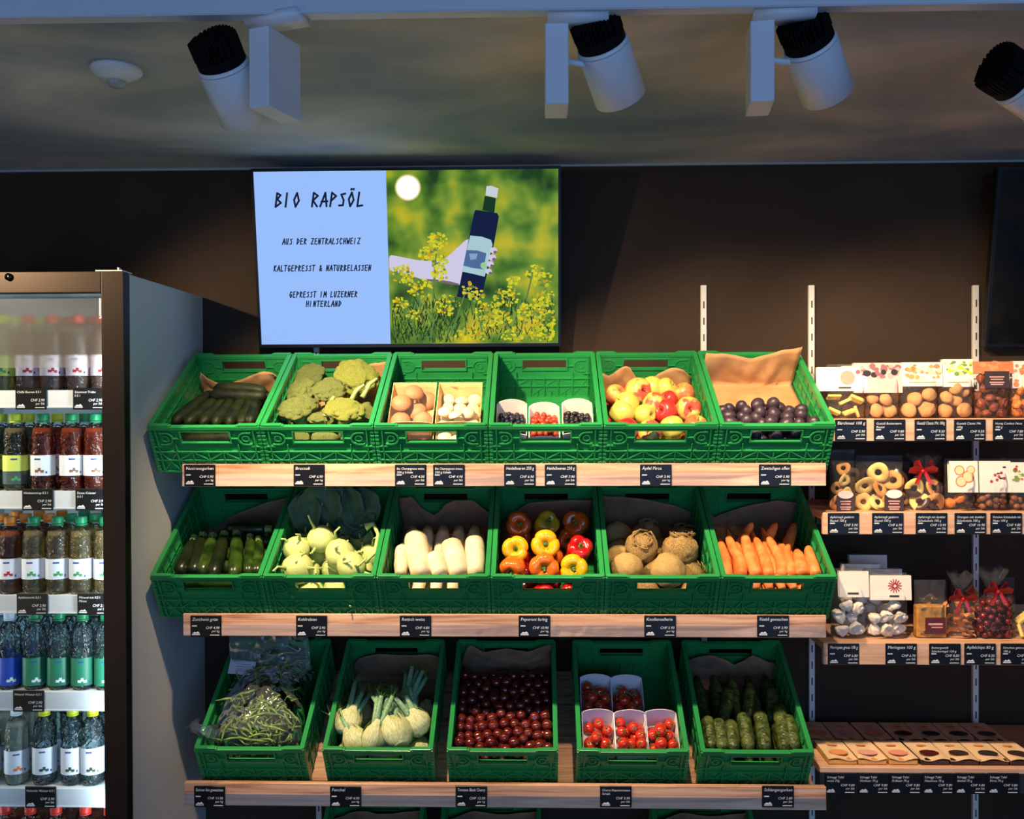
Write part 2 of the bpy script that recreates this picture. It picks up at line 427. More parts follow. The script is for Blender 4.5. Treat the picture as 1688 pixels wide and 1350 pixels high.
def marker_text(mb, s, cx, z, h, w, tk, y):
    adv = w/len(s); x = cx-w/2
    for ch in s:
        for st in STROKES.get(ch, []):
            P_ = [(x+p[0]*adv*.98+p[1]*h*.10, z+p[1]*h) for p in st]
            for i in range(len(P_)-1):
                a, c_ = P_[i], P_[i+1]; dx, dz = c_[0]-a[0], c_[1]-a[1]; l = math.hypot(dx, dz) or 1
                nx, nz = -dz/l*tk/2, dx/l*tk/2; ex, ez = dx/l*tk*.35, dz/l*tk*.35
                mb.add([(a[0]+nx-ex, y, a[1]+nz-ez), (a[0]-nx-ex, y, a[1]-nz-ez), (c_[0]-nx+ex, y, c_[1]-nz+ez), (c_[0]+nx+ex, y, c_[1]+nz+ez)], [(0, 1, 2, 3)])
        x += adv
def noise_emis(name, stops, sc, strength, stretch=(1, 1, 1), det=2, rough=.5):
    m = bpy.data.materials.new(name); m.use_nodes = True; nt = m.node_tree; N = nt.nodes; L = nt.links
    b = N['Principled BSDF']; b.inputs['Base Color'].default_value = (0, 0, 0, 1); b.inputs['Roughness'].default_value = .3; b.inputs['Specular IOR Level'].default_value = .15
    tc = N.new('ShaderNodeTexCoord'); mp = N.new('ShaderNodeMapping'); mp.inputs['Scale'].default_value = stretch
    nz = N.new('ShaderNodeTexNoise'); nz.inputs['Scale'].default_value = sc; nz.inputs['Detail'].default_value = det; nz.inputs['Roughness'].default_value = rough
    rp = N.new('ShaderNodeValToRGB'); e = rp.color_ramp.elements
    e[0].position, e[0].color = stops[0]; e[1].position, e[1].color = stops[-1]
    for p, c in stops[1:-1]: x = e.new(p); x.color = c
    L.new(tc.outputs['Object'], mp.inputs[0]); L.new(mp.outputs[0], nz.inputs['Vector']); L.new(nz.outputs['Fac'], rp.inputs[0])
    L.new(rp.outputs[0], b.inputs['Emission Color']); b.inputs['Emission Strength'].default_value = strength
    return m
TVW, TVH = .932, .533
def screen_case(px_top, name, label, cx=None):
    zt_ = at(px_top, 276, 2.77).z; zb = at(px_top, 572, 2.845).z
    a = math.degrees(math.atan2(.078, zt_-zb))
    t = thing(name, label, 'screen', M=T(cx, 2.845, zb) @ RX(a))
    H = math.hypot(.078, zt_-zb); w = TVW/2
    b = MB(); b.box(-w, w, 0, .028, 0, H); b.build('case', m_black, t, False, .002)
    b = MB(); b.box(-w, w, -.003, 0, 0, .010); b.box(-w, w, -.003, 0, H-.009, H); b.box(-w, -w+.008, -.003, 0, .010, H-.009); b.box(w-.008, w, -.003, 0, .010, H-.009)
    b.build('bezel', mat('black_bezel', srgb(12, 12, 20), .35, spec=.25), t, False)
    return t, H
xl, xr = at(413.5, 425, 2.81).x, at(929, 425, 2.81).x
xl2, xr2 = at(421, 425, 2.81).x, at(924.5, 425, 2.81).x
TVW = xr2-xl2
tv, TH = screen_case(670, 'display_screen', 'lit flat screen advertising BIO RAPSÖL beside a photo of a bottle in rapeseed flowers', (xl2+xr2)/2)
w = TVW/2-.008; s0 = -w; sp = s0+2*w*.437; z0 = .010; z1 = TH-.009
b = MB(); b.add([(s0, -.0005, z0), (sp, -.0005, z0), (sp, -.0005, z1), (s0, -.0005, z1)], [(0, 1, 2, 3)])
b.build('text_panel', emis('pale_blue_screen', srgb(152, 190, 252), 1.0), tv, False)
b = MB(); pc = (s0+sp)/2-.002; hh = z1-z0
marker_text(b, 'BIO RAPSÖL', pc, z0+hh*.800, .040, .272, .0058, -.0012)
marker_text(b, 'AUS DER ZENTRALSCHWEIZ', pc, z0+hh*.585, .017, .236, .0030, -.0012)
marker_text(b, 'KALTGEPRESST & NATURBELASSEN', pc, z0+hh*.430, .017, .296, .0030, -.0012)
marker_text(b, 'GEPRESST IM LUZERNER', pc, z0+hh*.277, .017, .208, .0030, -.0012)
marker_text(b, 'HINTERLAND', pc, z0+hh*.222, .017, .110, .0030, -.0012)
b.build('lettering', emis('screen_ink', srgb(22, 28, 52), 1.0), tv, False)
# the picture half
pw = w-sp; ph = z1-z0
def UV(x, y): return (sp+pw*(x-70)/1195, z0+ph*(1290-y)/1200)
b = MB(); b.grid(lambda u, v: (sp+pw*u, -.0005, z0+ph*v), 1, 1)
b.build('picture', noise_emis('blurred_rapeseed_field', [(.32, srgb(28, 58, 8)), (.43, srgb(72, 114, 20)), (.52, srgb(116, 146, 38)), (.60, srgb(164, 168, 30)), (.70, srgb(200, 180, 28))], 9, 1.0, (1, 1, 1), 2.5, .45), tv, False)
def poly(mb, pts, y, m=0):
    v = [(UV(*p)[0], y, UV(*p)[1]) for p in pts]; c_ = tuple(np.mean(np.array(v), axis=0))
    n = len(v); mb.add(v+[c_], [(i, (i+1) % n, n) for i in range(n)], m)
def spoly(mb, pts, y, m=0, k=5):
    n = len(pts); out = []
    for i in range(n):
        p0, p1, p2, p3 = (np.array(pts[(i+j-1) % n], float) for j in range(4))
        for q in range(k):
            t = q/k; out.append(tuple(.5*((2*p1)+(-p0+p2)*t+(2*p0-5*p1+4*p2-p3)*t*t+(-p0+3*p1-3*p2+p3)*t**3)))
    poly(mb, [(max(o[0], 76), o[1]) for o in out], y, m)
def disc(mb, cx, cy, r, y, m=0, n=10, asp=1):
    poly(mb, [(cx+r*math.cos(2*PI*i/n), cy+asp*r*math.sin(2*PI*i/n)) for i in range(n)], y, m)
b = MB()  # lamp reflection on the screen, painted as glowing discs over the picture
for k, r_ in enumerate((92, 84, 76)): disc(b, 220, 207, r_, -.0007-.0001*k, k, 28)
b.build('painted_reflection', [emis('reflection_edge', srgb(190, 180, 110), 1), emis('reflection_mid', srgb(248, 238, 200), 1), emis('reflection_core', srgb(255, 253, 244), 1.1)], tv, False)
b = MB()   # forearm and hand in the picture
spoly(b, [(82, 672), (180, 690), (310, 706), (440, 708), (515, 672), (570, 612), (625, 566), (670, 580), (690, 700), (640, 830), (575, 878), (500, 864), (420, 850), (330, 845), (200, 800), (82, 770)], -.0011, 0)
poly(b, [(330, 834), (420, 840), (500, 852), (560, 868), (575, 882), (500, 872), (420, 856), (330, 848)], -.0012, 1)
for (x_, y_, r_) in ((812, 640, 26), (803, 690, 28), (788, 735, 26), (776, 785, 24)):
    disc(b, x_, y_, r_, -.0015, 0, 12, .8); disc(b, x_+12, y_+12, r_*.5, -.0016, 1, 10, .8)
b.build('picture_hand', [emis('picture_skin', srgb(205, 200, 226), 1), emis('picture_skin_shade', srgb(120, 96, 112), 1)], tv, False)
b = MB()
poly(b, [(690, 362), (840, 385), (852, 408), (815, 600), (735, 920), (700, 985), (548, 960), (575, 860), (640, 560), (680, 378)], -.0013, 0)
poly(b, [(755, 268), (832, 285), (820, 385), (738, 365)], -.0013, 1)
poly(b, [(768, 203), (800, 200), (850, 218), (840, 282), (760, 264)], -.0014, 2)
poly(b, [(650, 537), (730, 545), (795, 568), (806, 600), (748, 822), (660, 800), (588, 785)], -.0014, 3)
poly(b, [(622, 636), (700, 640), (762, 660), (740, 772), (660, 760), (598, 744)], -.00142, 4)
poly(b, [(640, 660), (700, 662), (690, 700), (650, 705)], -.00144, 5); disc(b, 742, 745, 24, -.00144, 6)
b.build('picture_bottle', [emis('picture_bottle_blue', srgb(14, 22, 58), 1), emis('picture_bottle_green', srgb(16, 52, 18), 1), emis('picture_cap', srgb(200, 206, 214), 1), emis('picture_label', srgb(166, 200, 208), 1), emis('picture_label_blue', srgb(76, 104, 150), 1), emis('picture_label_pale', srgb(130, 160, 196), 1), emis('picture_label_lime', srgb(150, 200, 150), 1)], tv, False)
rn = random.Random(4); b = MB()
stems = [((420, 520), (360, 1280)), ((400, 700), (360, 1250)), ((620, 900), (500, 1240)), ((1090, 780), (1020, 1060)), ((930, 1000), (880, 1280)), ((150, 980), (300, 1270)), ((260, 900), (340, 1270)), ((700, 1080), (740, 1280)), ((1180, 900), (1110, 1000)), ((1000, 980), (930, 1240))]
for (a_, c_) in stems:
    dx = (c_[1]-a_[1]); 
    poly(b, [(a_[0]-5, a_[1]), (a_[0]+5, a_[1]), (c_[0]+7, c_[1]), (c_[0]-7, c_[1])], -.0018, 3)
clus = [(420, 570, 70, 34), (350, 660, 60, 26), (430, 720, 55, 22), (430, 800, 60, 18), (170, 800, 80, 26), (140, 1010, 60, 22), (240, 1080, 50, 10), (480, 1020, 90, 26), (640, 910, 60, 14), (690, 960, 60, 14), (780, 1080, 110, 40), (900, 960, 90, 30), (950, 850, 45, 9), (1100, 790, 60, 14), (1150, 840, 70, 18), (1180, 1000, 100, 34), (1060, 1080, 90, 30), (1190, 1130, 90, 34), (640, 1250, 110, 34), (950, 1250, 90, 26), (1150, 1230, 100, 30), (860, 1120, 80, 22), (290, 900, 90, 20)]
for (cx_, cy_, rad, n_) in clus:
    for i in range(int(n_*2.4)):
        a_ = rn.uniform(0, 6.3); d_ = rad*math.sqrt(rn.random()); x_ = cx_+d_*math.cos(a_); y_ = cy_+d_*math.sin(a_)*.8
        if 76 < x_-22 and x_+22 < 1262 and y_ < 1270: disc(b, x_, y_, rn.uniform(6, 15), -.0017-.0004*rn.random(), rn.choice([0, 0, 0, 1, 1, 2, 3]), 5, rn.uniform(.6, 1.1))
for i in range(620):
    x_ = rn.choice([rn.uniform(90, 560), rn.uniform(90, 560), rn.uniform(600, 1250)]); y_ = rn.uniform(1000, 1284); k = rn.choice([3, 4, 5, 5])
    l_ = rn.uniform(14, 70); a_ = rn.uniform(-.6, .6)
    if x_ > 1230: continue
    poly(b, [(x_-4, y_), (x_+4, y_), (x_+l_*math.sin(a_)+2, max(y_-l_, 900)), (x_+l_*math.sin(a_)-3, max(y_-l_, 900))], -.0016-.0004*rn.random(), k)
b.build('picture_flowers', [emis('flower_yellow', srgb(214, 206, 30), 1), emis('flower_lime', srgb(182, 190, 40), 1), emis('flower_gold', srgb(190, 156, 18), 1), emis('flower_green', srgb(92, 128, 62), 1), emis('flower_dark', srgb(14, 26, 12), 1), emis('flower_leaf', srgb(46, 78, 30), 1)], tv, False)
# second screen at the right, dark
x2 = at(1636, 420, 2.80).x+TVW/2
tv2, TH2 = screen_case(1680, 'display_screen', 'dark flat screen at the right edge above the bagged goods, showing only a dim picture', x2)
b = MB(); b.grid(lambda u, v: (-w+2*w*u, -.0005, z0+ph*v), 1, 1)
b.build('picture', noise_emis('dim_screen_picture', [(.35, (.0006, .0006, .0006, 1)), (.6, (.004, .0028, .001, 1)), (.8, (.012, .008, .002, 1))], 6, 1.0, (1, 1, 1), 3), tv2, False)

# ------------------------------------------------------------ price tags
m_tag = mat('black_price_tag', srgb(14, 14, 17), .35, spec=.3)
m_ink = mat('white_print', srgb(215, 218, 222), .6)
TAGW, TAGH = .083, .057
TAGBOX = None
def price_tag(px, py, Y, lines, price, label, unit='per kg', w=TAGW, h=TAGH, rail=None, small=False):
    global TAGBOX
    p = at(px, py, Y)
    t = thing('price_tag', label, 'price tag', p, group=None)
    if TAGBOX is None:
        b = MB(); b.box(-w/2, w/2, -.004, 0, -h/2, h/2); TAGBOX = b.mesh('card', m_tag, False, .0015)
    obj('card', TAGBOX, t)
    b = MB(); y = -.0045; z = h/2-.0135; s = .0115 if len(lines) == 1 and not small else .0085
    for ln in lines:
        put_text(b, ln, -w/2+.005, z, s, .15, y=y, maxw=w-.010)
        z -= .0095
    put_text(b, price, w/2-.005, -.0065, .0095, .2, 'RIGHT', y)
    put_text(b, unit, w/2-.005, -.0150, .0080, .2, 'RIGHT', y)
    # small hill emblem, short code bar and foot line
    x0, zb = -w/2+.005, -h/2+.006
    b.add([(x0, y, zb+.0035), (x0+.007, y, zb+.008), (x0+.011, y, zb+.0062), (x0+.015, y, zb+.0095), (x0+.021, y, zb+.0035)], [(0, 4, 3, 2, 1)])
    b.box(x0, x0+.021, y, y+.0004, zb-.0005, zb+.002)
    b.box(w/2-.03, w/2-.005, y, y+.0004, zb-.0012, zb+.0005)
    if not small: b.box(x0, x0+.013, y, y+.0004, .0, .0026)
    b.build('lettering', m_ink, t, False)
FY = 2.475
for px, ln, pr, un, lb in [
    (330, ['Nostranogurken'], 'CHF 5.90', 'per kg', 'price tag reading Nostranogurken, left end of the top crate shelf'),
    (510, ['Broccoli'], 'CHF 6.90', 'per kg', 'price tag reading Broccoli below the broccoli crate'),
    (677, ['Bio Champignons weiss,', '250 g Schale'], 'CHF 4.50', 'per Stk', 'left one of two price tags below the mushroom crate'),
    (740, ['Bio Champignons braun,', '250 g Schale'], 'CHF 4.90', 'per Stk', 'right one of two price tags below the mushroom crate'),
    (857, ['Heidelbeeren 250 g'], 'CHF 6.90', 'per Stk', 'left one of two price tags below the berry crate'),
    (924, ['Heidelbeeren 250 g'], 'CHF 7.90', 'per Stk', 'right one of two price tags below the berry crate'),
    (1081, ['Äpfel Piros'], 'CHF 3.90', 'per kg', 'price tag reading Äpfel Piros below the apples'),
    (1277, ['Zwetschgen offen'], 'CHF 5.90', 'per kg', 'price tag reading Zwetschgen offen below the plums')]:
    price_tag(px, 783.5, FY, ln, pr, lb, un)
for px, ln, pr, lb in [
    (340, ['Zucchetti grün'], 'CHF 4.90', 'price tag reading Zucchetti grün below the courgettes'),
    (514, ['Kohlrabien'], 'CHF 2.90', 'price tag reading Kohlrabien below the kohlrabi crate'),
    (685, ['Rettich weiss'], 'CHF 4.80', 'price tag reading Rettich weiss below the white radishes'),
    (881, ['Peperoni farbig'], 'CHF 10.90', 'price tag reading Peperoni farbig below the peppers'),
    (1088, ['Knollensellerie'], 'CHF 5.90', 'price tag reading Knollensellerie below the celeriac'),
    (1274, ['Rüebli gewaschen'], 'CHF 3.90', 'price tag reading Rüebli gewaschen below the carrots')]:
    price_tag(px, 1032, FY, ln, pr, lb)
for px, ln, pr, un, lb in [
    (346, ['Bohnen fein gewaschen'], 'CHF 11.90', 'per kg', 'price tag below the bagged green beans'),
    (570, ['Fenchel'], 'CHF 4.90', 'per kg', 'price tag reading Fenchel below the fennel'),
    (777, ['Tomaten Black Cherry'], 'CHF 12.90', 'per kg', 'price tag reading Tomaten Black Cherry below the dark tomatoes'),
    (1015, ['Cherry Rispentomaten', 'Schale'], 'CHF 5.90', 'per Stk', 'price tag below the punnets of red vine tomatoes'),
    (1282, ['Schlangengurken'], 'CHF 2.80', 'per Stk', 'price tag reading Schlangengurken below the bumpy cucumbers')]:
    price_tag(px, 1312.5, FY, ln, pr, lb, un, small=len(ln) > 1)
RY_ = 2.535
for i, (px, ln, pr) in enumerate([(1402, ['Bärchnusi 100 g'], 'CHF 5.90'), (1466, ['Guetzli Butterstern', 'Beutel'], 'CHF 9.80'), (1533, ['Guetzli Classic Mit 100g'], 'CHF 9.50'), (1598, ['Guetzli Classic Mit', '100g'], 'CHF 9.50'), (1662, ['Honig Confect Nuss', '100 g'], 'CHF 7.80')]):
    price_tag(px, 709, RY_, ln, pr, 'black price tag on the top right shelf, '+ordn(i, 5)+' of five', 'per Stk')
for i, (px, ln, pr) in enumerate([(1390, ['Apfelringli gedörrt', 'Beutel 100 g'], 'CHF 5.90'), (1463, ['Apfelringli gedörrt', 'Beutel 100 g'], 'CHF 6.90'), (1535, ['Apfelringli mit dunkler', 'Schokolade 100 g'], 'CHF 10.90'), (1599, ['Orangen mit dunkler', 'Schokolade 100 g'], 'CHF 10.90'), (1658, ['Kirschen Schokolade mit', 'Nuss 100 g'], 'CHF 9.80')]):
    price_tag(px, 863, RY_, ln, pr, 'black price tag on the shelf of dried fruit bags, '+ordn(i, 5)+' of five', 'per Stk')
for i, (px, ln, pr) in enumerate([(1390, ['Meringues gross 100 g'], 'CHF 6.80'), (1485, ['Meringues 100 g'], 'CHF 6.70'), (1557, ['Butterguetzli', 'Schokoriegel 120 g'], 'CHF 8.80'), (1615, ['Apfelchips 80 g'], 'CHF 8.50'), (1675, ['Kirschen getrocknet', '100 g'], 'CHF 9.50')]):
    price_tag(px, 1078, RY_, ln, pr, 'black price tag on the meringue shelf at the right, '+ordn(i, 5)+' of five', 'per Stk')
for i, px in enumerate([1385, 1439, 1492, 1545.5, 1599, 1653]):
    ln = [['Schoggi Tafel', 'weiss 70g'], ['Schoggi Tafel', 'Himbeer 70 g'], ['Schoggi Tafel', 'Erdbeer 70 g'], ['Schoggi Tafel', 'Haselnuss 70 g'], ['Schoggi Tafel', 'dunkel 70 g'], ['Schoggi Tafel', 'Birne 70 g']][i]
    price_tag(px, 1291, RY_, ln, 'CHF 9.80', 'black price tag in the closed row below the chocolate sheets, '+ordn(i, 6)+' of six', 'per Stk', small=True)

# ------------------------------------------------------------ shelves
m_chan = film('label_channel_plastic', gl=.10, body=(.75, .78, .85, 1), bodyfac=.10, bump=.1, rough=.1)
m_dark = mat('dark_shelf_metal', srgb(30, 30, 32), .5)
XA, XB = at(300, 783, FY).x, at(1362, 783, FY).x
TILT = 31
ROWS = [(700, 764, 801.5, 2.42), (950, 1013, 1050, 2.42), (1237, 1294, 1332, 2.465)]
rims = []
SHELFLAB = ['slanted wooden shelf carrying the top row of six crates', 'slanted wooden shelf carrying the middle row of six crates', 'slanted wooden shelf carrying the row of five spaced crates', 'lowest slanted wooden shelf at the bottom edge of the photo']
def crate_M(x, yr, zr): # rim front centre in the world -> crate frame (origin bottom front centre)
    a = R(TILT); return T(x, yr+.15*math.sin(a), zr-.15*math.cos(a)) @ RX(TILT)
for k in range(4):
    if k < 3: yr_, t0_, t1_, Yr = ROWS[k]; zr = at(885, yr_, Yr).z; zf1 = at(885, t0_, FY).z; zf0 = at(885, t1_, FY).z
    else: Yr = 2.465; zr = rims[2][1]-.47; zf1 = rims[2][2]-.47; zf0 = zf1-.06
    rims.append((Yr, zr, zf1))
    t = thing('produce_shelf', SHELFLAB[k], 'shelf', (0, FY, zf0))
    b = MB(); b.box(XA, XB, 0, .016, 0, zf1-zf0); b.build('front_board', m_wood, t, False, .0012)
    b = MB(); b.box(XA+.002, XB-.002, -.0012, -.0004, .002, (zf1-zf0)*.55); b.build('label_channel', m_chan, t, False)
    M_ = T(0, -FY, -zf0) @ crate_M(0, Yr, zr)
    b = MB(); b.box(XA+.01, XB-.01, .018, .455, -.024, -.003, 0, M_); b.build('shelf_board', m_wood, t, False)
    for xx in (XA+.06, 0.0, XB-.05):
        b = MB(); b.box(xx-.002, xx+.002, .03, .45, -.06, -.024, 0, M_); b.build('bracket', m_dark, t, False)

# ------------------------------------------------------------ crates
CW, CD, CH = .2945, .395, .15
def panel(mb, ysgn=1):
    """end panel in the x-z plane at y=0 (outside towards -y)"""
    hw = CW/2-.006; hu, hv0, hv1 = .064, CH-.052, CH-.020
    th0, th1 = .0055, .0085
    B = lambda a, c, d, e, y0=th0, y1=th1: mb.box(a, c, y0, y1, d, e)
    B(-hw, -hu, .003, CH-.01); B(hu, hw, .003, CH-.01); B(-hu, hu, .003, hv0); B(-hu, hu, hv1, CH-.01)
    o0, o1 = -.0022, .0120
    rib = lambda x0, x1, z0, z1: mb.box(x0, x1, o0, o1, z0, z1)
    # frame of the handle
    r = .0036
    rib(-hu-r, hu+r, hv0-r, hv0); rib(-hu-r, hu+r, hv1, hv1+r); rib(-hu-r, -hu, hv0, hv1); rib(hu, hu+r, hv0, hv1)
    # ribs
    rib(-hw, hw, .066, .0692); rib(-hw, hw, .040, .0430); rib(-hw, hw, .003, .007)
    rib(-hw, -.115, .083, .0855); rib(.115, hw, .083, .0855)
    for x in (-.128, -.083, -.041, 0, .041, .083, .128): rib(x-.0014, x+.0014, .004, .068 if abs(x) < .1 else .142)
    for x in (-.083, .083): rib(x-.0012, x+.0012, .068, .09)
    for x in (-.062, -.02, .02, .062): rib(x-.0012, x+.0012, .004, .028)
    for (a, c) in ((-.083, -.041), (-.041, 0), (0, .041), (.041, .083)):
        s_ = 1 if a in (-.083, 0) else -1
        z_a, z_c = (.041, .068) if s_ > 0 else (.068, .041)
        mb.bar((a, .004, z_a), (c, .004, z_c), .0030, .0125); mb.bar((a, .004, .041 if s_ > 0 else .006), (c, .004, .006 if s_ > 0 else .041), .0026, .0115)
    for sx in (-1, 1):
        mb.bar((sx*.083, .004, .006), (sx*.128, .004, .068), .0030, .0115); mb.bar((sx*.083, .004, .068), (sx*.128, .004, .006), .0030, .0115)
        # D-shaped ring
        pts = [(sx*.121, .004, .127), (sx*.105, .004, .127)]
        for i in range(9):
            a_ = PI/2-PI*i/8; pts.append((sx*(.105-.018*math.cos(a_)), .004, .109+.018*math.sin(a_)))
        pts += [(sx*.121, .004, .091)]
        for i in range(len(pts)-1): mb.bar(pts[i], pts[i+1], .0036, .0135)
        for i in range(10):
            a_, c_ = 2*PI*i/10, 2*PI*(i+1)/10
            mb.bar((sx*.106+.009*math.cos(a_), .004, .109+.009*math.sin(a_)), (sx*.106+.009*math.cos(c_), .004, .109+.009*math.sin(c_)), .0028, .0115)
        rib(min(sx*.087, sx*.064), max(sx*.087, sx*.064), .108, .1105)
def crate_meshes():
    out = []
    b = MB(); panel(b); out.append(('front_panel', b.mesh('front_panel', m_green, False)))
    b = MB(); b.M = T(0, CD, 0) @ RZ(180); panel(b); out.append(('back_panel', b.mesh('back_panel', m_green, False)))
    for sx in (-1, 1):
        b = MB(); xo = sx*(CW/2-.006); xi = sx*(CW/2-.0095); a_, c_ = min(xo, xi), max(xo, xi)
        for z_ in (.003, .030, .052, .074, .096, .118): b.box(a_, c_, .004, CD-.004, z_, z_+(.022 if z_ < .01 else .0165))
        for y_ in [.01, .055, .10, .145, .19, .235, .28, .325, .37]: b.box(a_-.003, c_+.003, y_, y_+.004, .003, CH-.014)
        for z_ in (.060, .105): b.box(a_-.0028, c_+.0028, .004, CD-.004, z_, z_+.0025)
        for y_ in (0.0, CD-.016):
            b.box(sx*CW/2-(.008 if sx > 0 else -.0), sx*CW/2+(.008 if sx < 0 else 0), y_, y_+.016, .003, CH-.008)
            for i in range(11): b.box(min(sx*(CW/2), sx*(CW/2-.010)), max(sx*(CW/2), sx*(CW/2-.010)), y_-.0015 if y_ == 0 else y_+.014, y_+.002 if y_ == 0 else y_+.0175, .008+i*.0118, .013+i*.0118)
        out.append(('side_panel', b.mesh('side_panel', m_green, False)))
    b = MB()  # rim
    hw = CW/2
    z0_, z1_ = CH-.014, CH
    b.box(-hw, hw, -.003, .010, z0_, z1_-.003); b.box(-hw, hw, CD-.010, CD+.003, z0_, z1_-.003)
    for sx in (-1, 1):
        b.box(min(sx*hw, sx*(hw-.013)), max(sx*hw, sx*(hw-.013)), .002, CD-.002, z0_+.001, z1_+.001)
        for y_ in (-.003, CD-.009):
            b.box(min(sx*(hw-.004), sx*.092), max(sx*(hw-.004), sx*.092), y_+.0005, y_+.0115, z1_-.006, z1_+.0025)
            b.box(min(sx*.100, sx*.086), max(sx*.100, sx*.086), y_+.0008, y_+.011, z1_-.006, z1_+.0005)
    out.append(('rim', b.mesh('rim', m_green, False, .0016, 2)))
    b = MB(); b.box(-hw+.008, hw-.008, .008, CD-.008, 0, .004)
    for i in range(7): b.box(-hw+.008, hw-.008, .02+i*.055, .024+i*.055, .004, .006)
    out.append(('base', b.mesh('base', m_green, False)))
    return out
CM_ = crate_meshes()
CRATES = {}
def crate(key, x, row, label):
    Yr, zr, _ = rims[row]; M_ = crate_M(x, Yr, zr)
    t = thing('produce_crate', label, 'crate', M=M_, group='green slatted produce crates')
    for n_, me in CM_: obj(n_, me, t)
    CRATES[key] = M_; return t
R1 = ['dark cucumbers', 'broccoli heads', 'two wrapped mushroom punnets', 'berry punnets', 'apples', 'plums']
R2 = ['green courgettes', 'pale kohlrabi', 'white radishes', 'yellow, orange and red peppers', 'knobbly celeriac', 'carrots']
R3 = ['bagged green beans', 'fennel bulbs', 'dark cherry tomatoes', 'red tomato punnets', 'bumpy green cucumbers']
X0_ = at(241, 700, 2.42).x; X1_ = at(1379, 700, 2.42).x
X0b = at(246, 950, 2.42).x; X1b = at(1381, 950, 2.42).x
for i in range(6):
    crate((0, i), X0_+(X1_-X0_)*(i+.5)/6, 0, 'green plastic crate holding '+R1[i]+' on the top shelf')
    crate((1, i), X0b+(X1b-X0b)*(i+.5)/6, 1, 'green plastic crate holding '+R2[i]+' on the middle shelf')
for i, px in enumerate((410, 622, 828, 1044, 1249)):
    crate((2, i), at(px, 1237, 2.465).x, 2, 'green plastic crate holding '+R3[i]+' on the third shelf')
for i, px in enumerate((585, 800, 1190)):
    crate((3, i), at(px, 1237, 2.465).x, 3, 'green crate below the third shelf, only its back rim showing, '+['left', 'middle', 'right'][i]+' one')

def LP(key, px, py, h):
    """crate-local point where the sight line meets the plane h above the crate floor"""
    M_ = CRATES[key]; Mi = M_.inverted(); o = Mi @ Vector((0, 0, EYE)); d = Mi.to_3x3() @ ray(px, py)
    return o+d*((h-o.z)/d.z)
def clampx(p, r): p.x = max(-CW/2+.014+r, min(CW/2-.014-r, p.x)); p.y = max(.012+r, min(CD-.014-r, p.y)); return p

# paper liners
def liner(key, prof, m, label, z0=.012, lean=.0, y0=.12, amp=.004, seed=1, hx=.134):
    M_ = CRATES[key]; t_ = M_
    yb = CD-.022
    def top(u):
        xs = [p[0] for p in prof]; return float(np.interp(u, xs, [p[1] for p in prof]))
    def fn(u, v):
        x = -hx+2*hx*u; L1 = yb-y0; H_ = top(u); s_ = v*(L1+H_); 
        wv = noise.noise(Vector((u*5+seed*7, v*5, seed)))*amp*2
        if s_ < L1: y = y0+s_; z = z0+abs(wv)*.6
        else: y = yb-(s_-L1)*lean; z = z0+(s_-L1); y -= abs(wv)+.001
        r_ = .03
        return (x+wv*.3, y, z)
    b = MB(); b.grid(fn, 22, 26)
    o = b.build('paper_liner', m, None, True); o.matrix_basis = M_
    md = o.modifiers.new('thickness', 'SOLIDIFY'); md.thickness = .0006
    tag(o, label, 'paper'); return o
# ------------------------------------------------------------ glass-door drinks fridge
m_cab = mat('grey_fridge_side', srgb(214, 213, 212), .45, spec=.4)
m_frame = mat('dark_anodised_frame', srgb(52, 44, 38), .42, metal=.85)
m_inner = mat('white_fridge_liner', srgb(196, 206, 210), .4)
m_rail = mat('white_shelf_rail', srgb(196, 204, 210), .35)
FX1 = at(213, 450, 2.37).x; FX0 = FX1-.64; FZ1 = at(213, 452, 2.37).z; FZ0 = .03
fr = thing('display_fridge', 'tall glass-door drinks fridge with grey side panel, left of the crates', 'fridge', (FX0, 2.37, FZ0))
fr.matrix_basis = Matrix.Identity(4)
b = MB()
b.box(FX1-.022, FX1, 2.37, YW-.003, FZ0, FZ1); b.build('side_panel', m_cab, fr, False, .0015)
b = MB(); b.box(FX0, FX0+.022, 2.37, YW-.003, FZ0, FZ1); b.build('side_panel', m_cab, fr, False, .0015)
b = MB(); b.box(FX0+.022, FX1-.022, 2.37, YW-.003, FZ1-.03, FZ1-.0005); b.box(FX0+.022, FX1-.022, 2.37, YW-.003, FZ0, FZ0+.10); b.box(FX0+.022, FX1-.022, YW-.03, YW-.004, FZ0+.1, FZ1-.03)
b.build('cabinet', mat('dark_fridge_shell', srgb(60, 60, 62), .5), fr, False)
b = MB(); ix0, ix1 = FX0+.026, FX1-.026
b.box(ix0, ix1, 2.86, 2.865, FZ0+.1, FZ1-.03); b.box(ix1-.004, ix1, 2.39, 2.86, FZ0+.1, FZ1-.03); b.box(ix0, ix0+.004, 2.39, 2.86, FZ0+.1, FZ1-.03); b.box(ix0, ix1, 2.39, 2.86, FZ1-.04, FZ1-.034)
b.build('liner', m_inner, fr, False)
